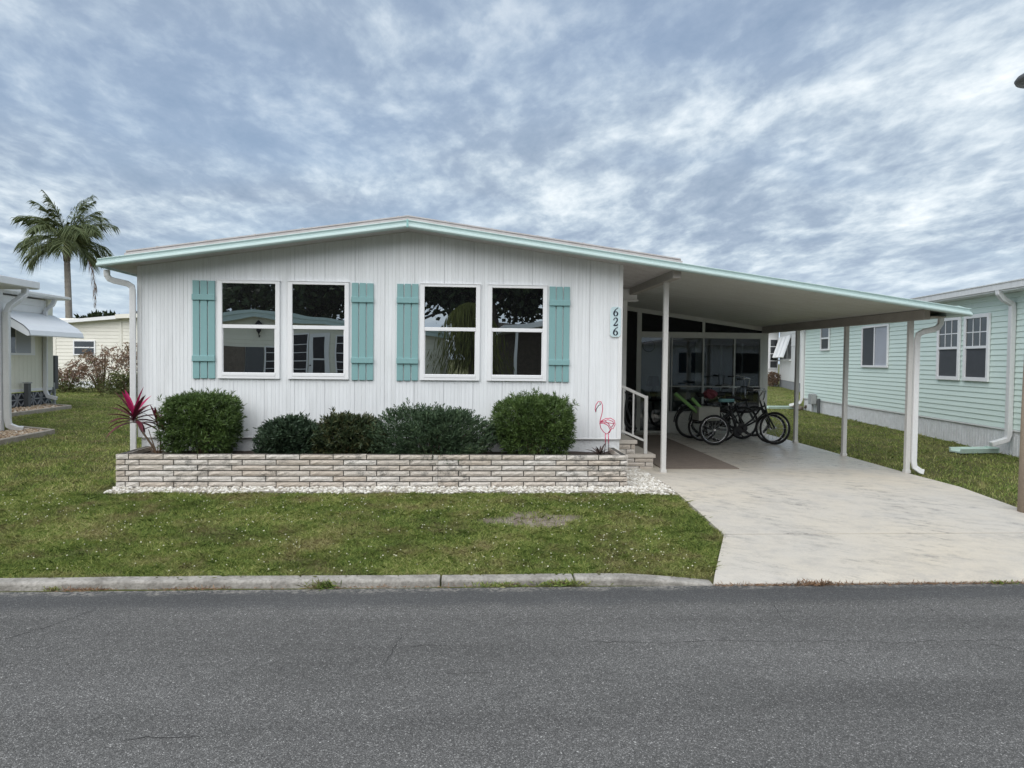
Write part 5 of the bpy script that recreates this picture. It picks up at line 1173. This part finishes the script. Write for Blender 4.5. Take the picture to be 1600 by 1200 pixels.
def bed(name, label, poly, label2, npeb, seed):
    """pebble bed with concrete edging"""
    rt_ = thing(name, label, 'edging', (poly[0][0], poly[0][1], gz(poly[0][1])))
    for (a, b_) in zip(poly[:-1], poly[1:]):
        d = Vector((b_[0] - a[0], b_[1] - a[1], 0)); L = d.length; d.normalize(); nn = Vector((-d.y, d.x, 0)) * 0.05
        A_ = Vector((a[0], a[1], gz(a[1]))); B_ = Vector((b_[0], b_[1], gz(b_[1])))
        mb = MB(); e = Vector((0, 0, 0.075)); u_ = Vector((0, 0, -0.1))
        mb._add([A_ - nn + u_, A_ + nn + u_, B_ + nn + u_, B_ - nn + u_, A_ - nn + e, A_ + nn + e, B_ + nn + e, B_ - nn + e], [(0, 1, 2, 3), (7, 6, 5, 4), (0, 4, 5, 1), (1, 5, 6, 2), (2, 6, 7, 3), (3, 7, 4, 0)])
        mb.build('kerb_section', M['edging'], rt_, bevel=0.012)
bed('bed_edging', 'concrete edging of the nearer tan pebble bed by the front downspout', [(-8.05, 8), (-8.05, 11.0), (-8.05, 13.6), (-8.06, 15.35), (-9.05, 15.98)], '', 0, 1)
bed('bed_edging', 'concrete edging of the farther tan pebble bed below the patterned blocks', [(-11.2, 16.6), (-11.2, 19.4), (-11.27, 22.4), (-12.4, 23.2)], '', 0, 2)
P1 = scatter(3000, -9.0, -8.08, 11.5, 15.9, 0.03); P1 = P1[P1[:, 1] < 15.3 - (P1[:, 0] + 8.08) * 0.62]
P2 = scatter(1800, -12.4, -11.25, 17.0, 23.1, 0.03); P2 = P2[P2[:, 1] < 22.3 - (P2[:, 0] + 11.25) * 0.75]
pebbles('tan_gravel', P1, 0.034, M['tanpeb'], 'tan pebbles in the nearer bed by the front downspout')
pebbles('tan_gravel', P2, 0.042, M['tanpeb'], 'tan pebbles in the farther bed below the patterned blocks')

# ------------------------------------------------------------------ cream house behind, left
crm = thing('cream_house', 'cream clapboard house with a small dark window behind the left garden', 'house', (-18.8, 36.0, 0.1))
sided(crm, 0.06, 2.90, 0.3, 3.20, 0.165, M['creamwall']); sided(crm, 3.08, 12.0, 0.3, 3.25, 0.165, M['creamwall'])
BX('wall', M['creamwall'], crm, 0, 12, 0.003, 8, -0.1, 2.85, local=True)
MB().prism([(0, 2.85), (12, 2.85), (12, 3.5), (3, 3.2), (0, 2.95)], 'y', 0.004, 8).build('gable', M['creamwall'], crm, local=True)
BX('skirt', M['skirt'], crm, 0.01, 12, -0.01, 0.002, -0.1, 0.29, local=True)
for a in (-0.04, 2.91, 11.9): BX('corner_trim', M['creamwall'], crm, a, a + 0.13, -0.035, 0.02, 0.1, 3.0 + 0.05 * a, local=True)
MB().prism([(-0.5, 2.86), (2.95, 3.19), (2.95, 3.35), (-0.5, 3.00)], 'y', -0.35, 8).build('roof', M['white'], crm, local=True)
MB().prism([(2.9, 3.21), (12.3, 3.72), (12.3, 3.92), (2.9, 3.40)], 'y', -0.38, 8.02).build('roof', M['creamwall'], crm, local=True)
MB().tube([(3.55, 0.4, 3.4), (3.55, 0.4, 3.60)], 0.05, 8).build('vent', M['dgrey'], crm, local=True)
wn = win(crm, 0.92, 1.80, 1.55, 2.14, y=-0.02, rail=1.86)
wn2 = None

def drybush(name, label, cx, cy, w_, h, seed, nst=26, mat='dry', base='drygreen'):
    rnd = random.Random(seed); root = thing(name, label, 'bush', (cx, cy, gz(cy)), 0, 'dry bushes before the cream house'); st = MB(); P = []; D = []; PB = []; DB = []
    for i in range(nst):
        a = rnd.uniform(0, 6.28); r_ = rnd.uniform(0.2, 1); L = h * rnd.uniform(0.6, 1.2); dx, dy = math.cos(a) * r_ * w_ / 2, math.sin(a) * r_ * 0.6
        pts = [(cx + dx * 0.1, cy + dy * 0.1, gz(cy) - 0.05), (cx + dx * 0.6, cy + dy * 0.6, gz(cy) + L * 0.55), (cx + dx, cy + dy, gz(cy) + L * 0.9), (cx + dx * 1.25, cy + dy, gz(cy) + L * 0.85)]
        st.tube(pts, [0.02, 0.014, 0.009, 0.005], 4)
        for k in range(34):
            q = rnd.uniform(0.4, 1.0); j = min(2, int(q * 3)); f_ = q * 3 - j; p = Vector(pts[j]).lerp(Vector(pts[min(3, j + 1)]), f_)
            P.append((p.x + rnd.gauss(0, .07), p.y + rnd.gauss(0, .07), p.z + rnd.gauss(0, .07))); D.append((rnd.gauss(dx, .8), rnd.gauss(0, .8), rnd.gauss(-0.1, .8)))
        for k in range(22):
            PB.append((cx + rnd.gauss(0, w_ * 0.28), cy + rnd.gauss(0, .3), gz(cy) + abs(rnd.gauss(0, h * 0.22)))); DB.append((rnd.gauss(0, 1), rnd.gauss(0, 1), abs(rnd.gauss(0.4, .6))))
    st.build('branches', M['twig'], root)
    V, F = leaves(np.array(P), np.array(D), RNG.uniform(0.08, 0.2, len(P)), 0.045, 0.2); npobj('dry_leaves', V, F, M[mat], root)
    V, F = leaves(np.array(PB), np.array(DB), RNG.uniform(0.1, 0.28, len(PB)), 0.04, 0.1); npobj('green_leaves', V, F, M[base], root)
drybush('dry_bush', 'rounded brown bush at the left foot of the cream house', -16.1, 31.6, 1.5, 1.05, 1)
drybush('dry_bush', 'tall arching dry bush below the small dark window', -14.6, 31.6, 2.6, 1.75, 2, 34)
drybush('dry_bush', 'tallest dry bush nearest the white home corner', -12.75, 30.6, 2.2, 1.9, 3, 36)
drybush('dry_bush', 'green-based dry bush beside the white home corner', -12.2, 28.6, 1.6, 0.8, 4, 30, 'drygreen')
box_shrub('distant_bush', 'dark tree tops showing over the cream house roof', -21.6, 46.0, 4.2, 2, 1.2, 3.85, 420, 'tree', 0.35, 0.12, 7, 91, 2.2, 0.22, cat='bush')

# ------------------------------------------------------------------ palm
pal = thing('palm_tree', 'tall palm with feathery drooping fronds behind the left houses', 'palm tree', (-23.1, 45, 0.1)); PALM = pal
tp = [(-23.05, 45, 0.0), (-23.08, 45, 2.5), (-23.14, 45, 5.0), (-23.2, 45, 7.2)]
MB().tube(tp, [0.22, 0.195, 0.175, 0.16], 14).build('trunk', M['palmbark'], pal, smooth=True)
for k in range(22): MB().lathe([(0.20 - 0.0020 * k, 0.0), (0.211 - 0.0020 * k, 0.02), (0.20 - 0.0020 * k, 0.04)], 14, (-23.05 - 0.15 * (k * 0.33 / 7.2), 45, 0.2 + k * 0.33)).build('trunk_ring', M['palmbark'], pal, smooth=True)
MB().tube([(-23.2, 45, 7.0), (-23.2, 45, 7.5), (-23.18, 45, 8.0), (-23.15, 45, 8.5)], [0.18, 0.21, 0.17, 0.08], 12).build('crown_shaft', M['bark'], pal, smooth=True)
def frond(base, az, el, L, droop, mat, name='frond', nl=62, ll=0.95, hang=0.85, sd=0):
    rnd = np.random.default_rng(sd); d = np.array([math.cos(az) * math.cos(el), math.sin(az) * math.cos(el), math.sin(el)]); p = np.array(base, float); pts = [p.copy()]; dirs = [d.copy()]
    for i in range(14):
        p = p + d * L / 14; d = d + np.array([0, 0, -droop / 14 * (0.4 + 1.3 * i / 14)]); d = d / np.linalg.norm(d); pts.append(p.copy()); dirs.append(d.copy())
    mb = MB().tube([tuple(q) for q in pts], [0.035 * (1 - 0.85 * i / 14) for i in range(15)], 5)
    P, D, LL = [], [], []
    for i in range(nl):
        q = 0.14 + 0.86 * i / (nl - 1); j = min(13, int(q * 14)); f_ = q * 14 - j; pp = pts[j] * (1 - f_) + pts[j + 1] * f_; dd = dirs[j]
        s_ = np.cross(dd, [0, 0, 1.0]); s_ = s_ / max(1e-6, np.linalg.norm(s_))
        for sg in (-1, 1):
            for _ in range(1):
                P.append(pp); D.append(dd * 0.75 + s_ * sg * rnd.uniform(0.5, 0.9) + np.array([0, 0, rnd.uniform(-0.5, 0.25)])); LL.append(ll * (0.45 + 1.1 * math.sin(math.pi * min(1, q * 0.9 + 0.08))) * rnd.uniform(0.7, 1.1))
    P, D, LL = np.array(P), unit(np.array(D)), np.array(LL)
    S = unit(np.cross(D, rnd.normal(size=D.shape))) * 0.015; dn = np.array([0, 0, -1.0])
    m1_ = P + D * LL[:, None] * 0.5 + dn * (hang * 0.16 * LL)[:, None]; t1 = P + D * LL[:, None] * 0.85 + dn * (hang * 0.62 * LL)[:, None]
    V = np.stack([P - S * .6, P + S * .6, m1_ + S, t1, m1_ - S], 1).reshape(-1, 3); F = np.arange(len(V)).reshape(-1, 5)
    fr_ = npobj(name, V, F, M[mat], pal); mb.build('rachis', M['palm' if mat == 'palm' else 'deadpalm'], fr_)
    fr_.data.update()
cb = (-23.18, 45, 8.0)
rn = random.Random(5)
for i in range(27):
    az = i * 2.399 + rn.uniform(-.2, .2); el = [1.25, 0.95, 0.7, 0.45][i % 4] + rn.uniform(-.12, .12)
    frond((cb[0], cb[1], cb[2] - 0.05 * (i % 4)), az, el, rn.uniform(2.7, 3.3), [1.3, 1.6, 1.7, 1.8][i % 4], 'palm', sd=i)
frond((-23.0, 44.9, 7.75), R(-15), 0.25, 1.6, 2.6, 'palm', sd=40); frond((-23.3, 44.9, 7.7), R(200), 0.15, 2.0, 2.2, 'palm', sd=41); frond((-23.4, 44.9, 7.8), R(170), 0.35, 2.6, 2.2, 'palm', sd=43)
frond((-23.05, 44.8, 7.75), R(-10), -0.1, 4.2, 7.0, 'deadpalm', 'dead_frond', 30, 0.32, 1.6, 42)

PALM.location.x += 0.45
# ================================================================== across the road (reflected in the windows; right end added to darken the porch glass)
def mirror_house():
    h_ = thing('house', 'cream house across the road with mint fascia, mirrored in the left windows', 'house', (-8.5, -11.0, -0.15), R(180))
    # local: x to the left when seen from the road, outward = -y ; world x = -8.5 - lx
    X0, X1 = -7.7, 4.6
    def uf(lx): return 3.42 - (0.105 * abs(lx) if lx < 0 else 0.16 * lx)
    BX('wall', M['creamv'], h_, X0, X1, 0.003, 9, 0.0, 2.3, local=True)
    MB().prism([(X0, 2.3), (X1, 2.3), (X1, uf(X1)), (0, uf(0)), (X0, uf(X0))], 'y', 0.003, 9).build('gable', M['creamv'], h_, local=True)
    me = lap_mesh(X1 - X0, 0.2, M['creamv'])
    for k in range(12): inst('siding_board', me, h_, (X0, 0, 0.3 + 0.2 * k))
    for a, b_ in ((X0 - .2, 0), (0, X1 + .2)):
        MB().prism([(a, uf(a) - 0.03), (b_, uf(b_) - 0.03), (b_, uf(b_) + 0.14), (a, uf(a) + 0.14)], 'y', -0.30, -0.24).build('fascia', M['mint'], h_, local=True)
        MB().prism([(a, uf(a) + 0.141), (b_, uf(b_) + 0.141), (b_, uf(b_) + 0.26), (a, uf(a) + 0.26)], 'y', -0.33, 9).build('roof', M['mint'], h_, local=True)
    BX('siding_patch', M['dgrey'], h_, -0.35, 0.42, -0.06, -0.021, 0.2, 2.15, local=True)
    BX('siding_patch', M['bark'], h_, 0.45, 1.4, -0.06, -0.021, 0.2, 2.15, local=True)
    win(h_, -1.35, -0.45, 0.85, 2.15, y=-0.04, glass='black', bars=(1.2, 1.55, 1.9))
    win(h_, -2.1, -1.55, 0.85, 2.75, y=-0.04, glass='black', bars=(1.2, 1.55, 1.9, 2.3))
    win(h_, -4.7, -3.4, 0.85, 2.6, y=-0.04, glass='black', bars=(1.2, 1.55, 1.9, 2.3))
    dr = BX('door', M['white'], h_, -3.1, -2.2, -0.07, -0.021, 0.3, 2.75, local=True)
    BX('pane', M['black'], dr, -2.9, -2.4, -0.08, -0.071, 1.65, 2.6, local=True); BX('pane', M['black'], dr, -2.9, -2.4, -0.08, -0.071, 0.55, 1.58, local=True)
    MB().lathe([(0.001, -0.03), (0.035, -0.03), (0.035, 0.0), (0.001, 0.0)], 10, (-2.27, -0.09, 1.35), 'y').build('knob', M['black'], dr, local=True)
    ln = MB().lathe([(0.02, 0.0), (0.06, 0.08), (0.10, 0.12), (0.11, 0.32), (0.17, 0.34), (0.10, 0.42), (0.03, 0.47), (0.001, 0.48)], 8, (-0.2, -0.20, 2.78)).build('lantern', M['black'], h_, local=True)
    MB().tube([(-0.2, -0.02, 2.73), (-0.2, -0.16, 2.65), (-0.2, -0.2, 2.79)], 0.02, 6).build('bracket', M['black'], ln, local=True)
mirror_house()
oc = thing('carport', 'white carport across the road, mirrored in the right-hand windows', 'carport', (4.2, -11.0, -0.15), R(180))
MB().prism([(-4.0, 3.7), (2.5, 2.95), (2.5, 3.22), (-4.0, 3.97)], 'y', -0.3, 6).build('roof', M['white'], oc, local=True)
for lx in (1.9, -1.2, -3.6): BX('post', M['white'], oc, lx - .06, lx + .06, -0.1, 0.02, 0.0, 2.95 - (lx - 2.5) * 0.115, local=True)
BX('wall', M['bark'], oc, -6.0, 2.4, 5.5, 6.0, 0, 3.6, local=True)  # rear wall added to block sky and lawn in the window reflections
ow = thing('house', 'plain white house added across the road to darken the porch glass reflections', 'house', (16.5, -11.5, -0.15), R(180))  # unseen house added so the porch glass reflects less open sky and lawn
BX('wall', M['siding'], ow, -6, 6, 0.0, 8, 0, 2.7, local=True); MB().prism([(-6.4, 2.7), (6.4, 2.7), (0, 3.7)], 'y', -0.3, 8).build('roof', M['rooftop'], ow, local=True)
for a in (-4.5, -1.2, 2.2): win(ow, a, a + 1.6, 1.1, 2.3, y=-0.003, glass='black', mid=None)
wt = thing('weeping_tree', 'yellow-green weeping tree across the road, mirrored in the middle windows', 'tree', (0.35, -10.4, -0.15))
P, D = [], []
rnd = random.Random(9)
for i in range(1500):
    a = rnd.uniform(0, 6.28); r_ = abs(rnd.gauss(0, 0.5)) + 0.1; top = 3.9 - r_ * r_ * 0.7
    for k in range(6): P.append((0.35 + math.cos(a) * r_ * (1 + k * .06), -10.4 + math.sin(a) * r_, top - k * rnd.uniform(0.25, 0.5))); D.append((math.cos(a) * .25, math.sin(a) * .25, -1))
V, F = leaves(np.array(P), np.array(D), RNG.uniform(0.25, 0.5, len(P)), 0.03); npobj('crown', V, F, M['weep'], wt)
MB().tube([(0.35, -10.4, -0.2), (0.38, -10.4, 1.8), (0.35, -10.4, 3.6)], [0.16, 0.12, 0.05], 8).build('trunk', M['bark'], wt)
def bigtree(cx, cy, h, wdt, seed, label, nl=4200, bare=False):
    rg_ = np.random.default_rng(seed); t_ = thing('oak_tree', label, 'tree', (cx, cy, -0.12), 0, 'trees across the road')
    mb = MB().tube([(cx, cy, -0.2), (cx + 0.2, cy, h * 0.25), (cx - 0.1, cy, h * 0.55), (cx + 0.1, cy, h * 0.9)], [0.4, 0.32, 0.2, 0.05], 10)
    cs = []
    for i in range(16):
        a = rg_.uniform(0, 6.28); z0 = h * rg_.uniform(0.25, 0.7); L = wdt * rg_.uniform(0.3, 0.55); e = (cx + math.cos(a) * L, cy + math.sin(a) * L, z0 + L * rg_.uniform(0.2, 0.8)); mb.tube([(cx, cy, z0), ((cx + e[0]) / 2, (cy + e[1]) / 2, z0 + (e[2] - z0) * 0.7), e], [0.13, 0.08, 0.03], 6); cs.append(e)
    mb.build('trunk', M['bark'], t_, smooth=True)
    cs += [(cx + rg_.normal() * wdt * 0.25, cy + rg_.normal() * wdt * 0.25, h * rg_.uniform(0.45, 1.0)) for _ in range(26)]
    cs = np.array(cs); ix = rg_.integers(0, len(cs), nl); P = cs[ix] + rg_.normal(size=(nl, 3)) * np.array([1, 1, 0.7]) * wdt * 0.085
    V, F = leaves(P, rg_.normal(size=(nl, 3)), rg_.uniform(0.25, 0.6, nl), 0.26); npobj('crown', V, F, M['tree'], t_)
for i, (cx, cy, h, wd, nl_) in enumerate(((-15, -22, 9, 8, 5500), (-9, -24, 9.5, 9, 6500), (-3.5, -22, 11, 9, 11000), (1.5, -19, 12, 9, 16000), (5.5, -22, 12, 10, 15000), (11, -24, 11, 9, 8000), (17, -23, 10, 9, 7000), (24, -22, 11, 10, 7000))):  # the rightmost trees are added to darken the porch glass reflections
    bigtree(cx, cy, h, wd, 50 + i, ['spreading tree far left across the road, mirrored in the windows', 'thin-crowned tree behind the house across the road', 'dense tree behind the right end of the house across the road', 'dark tree behind the weeping tree across the road', 'tall dark tree behind the carport across the road', 'added unseen tree behind the gap between the carport and the white house across the road', 'added unseen tree behind the plain white house across the road', 'added unseen tree farthest right across the road'][i], nl_)
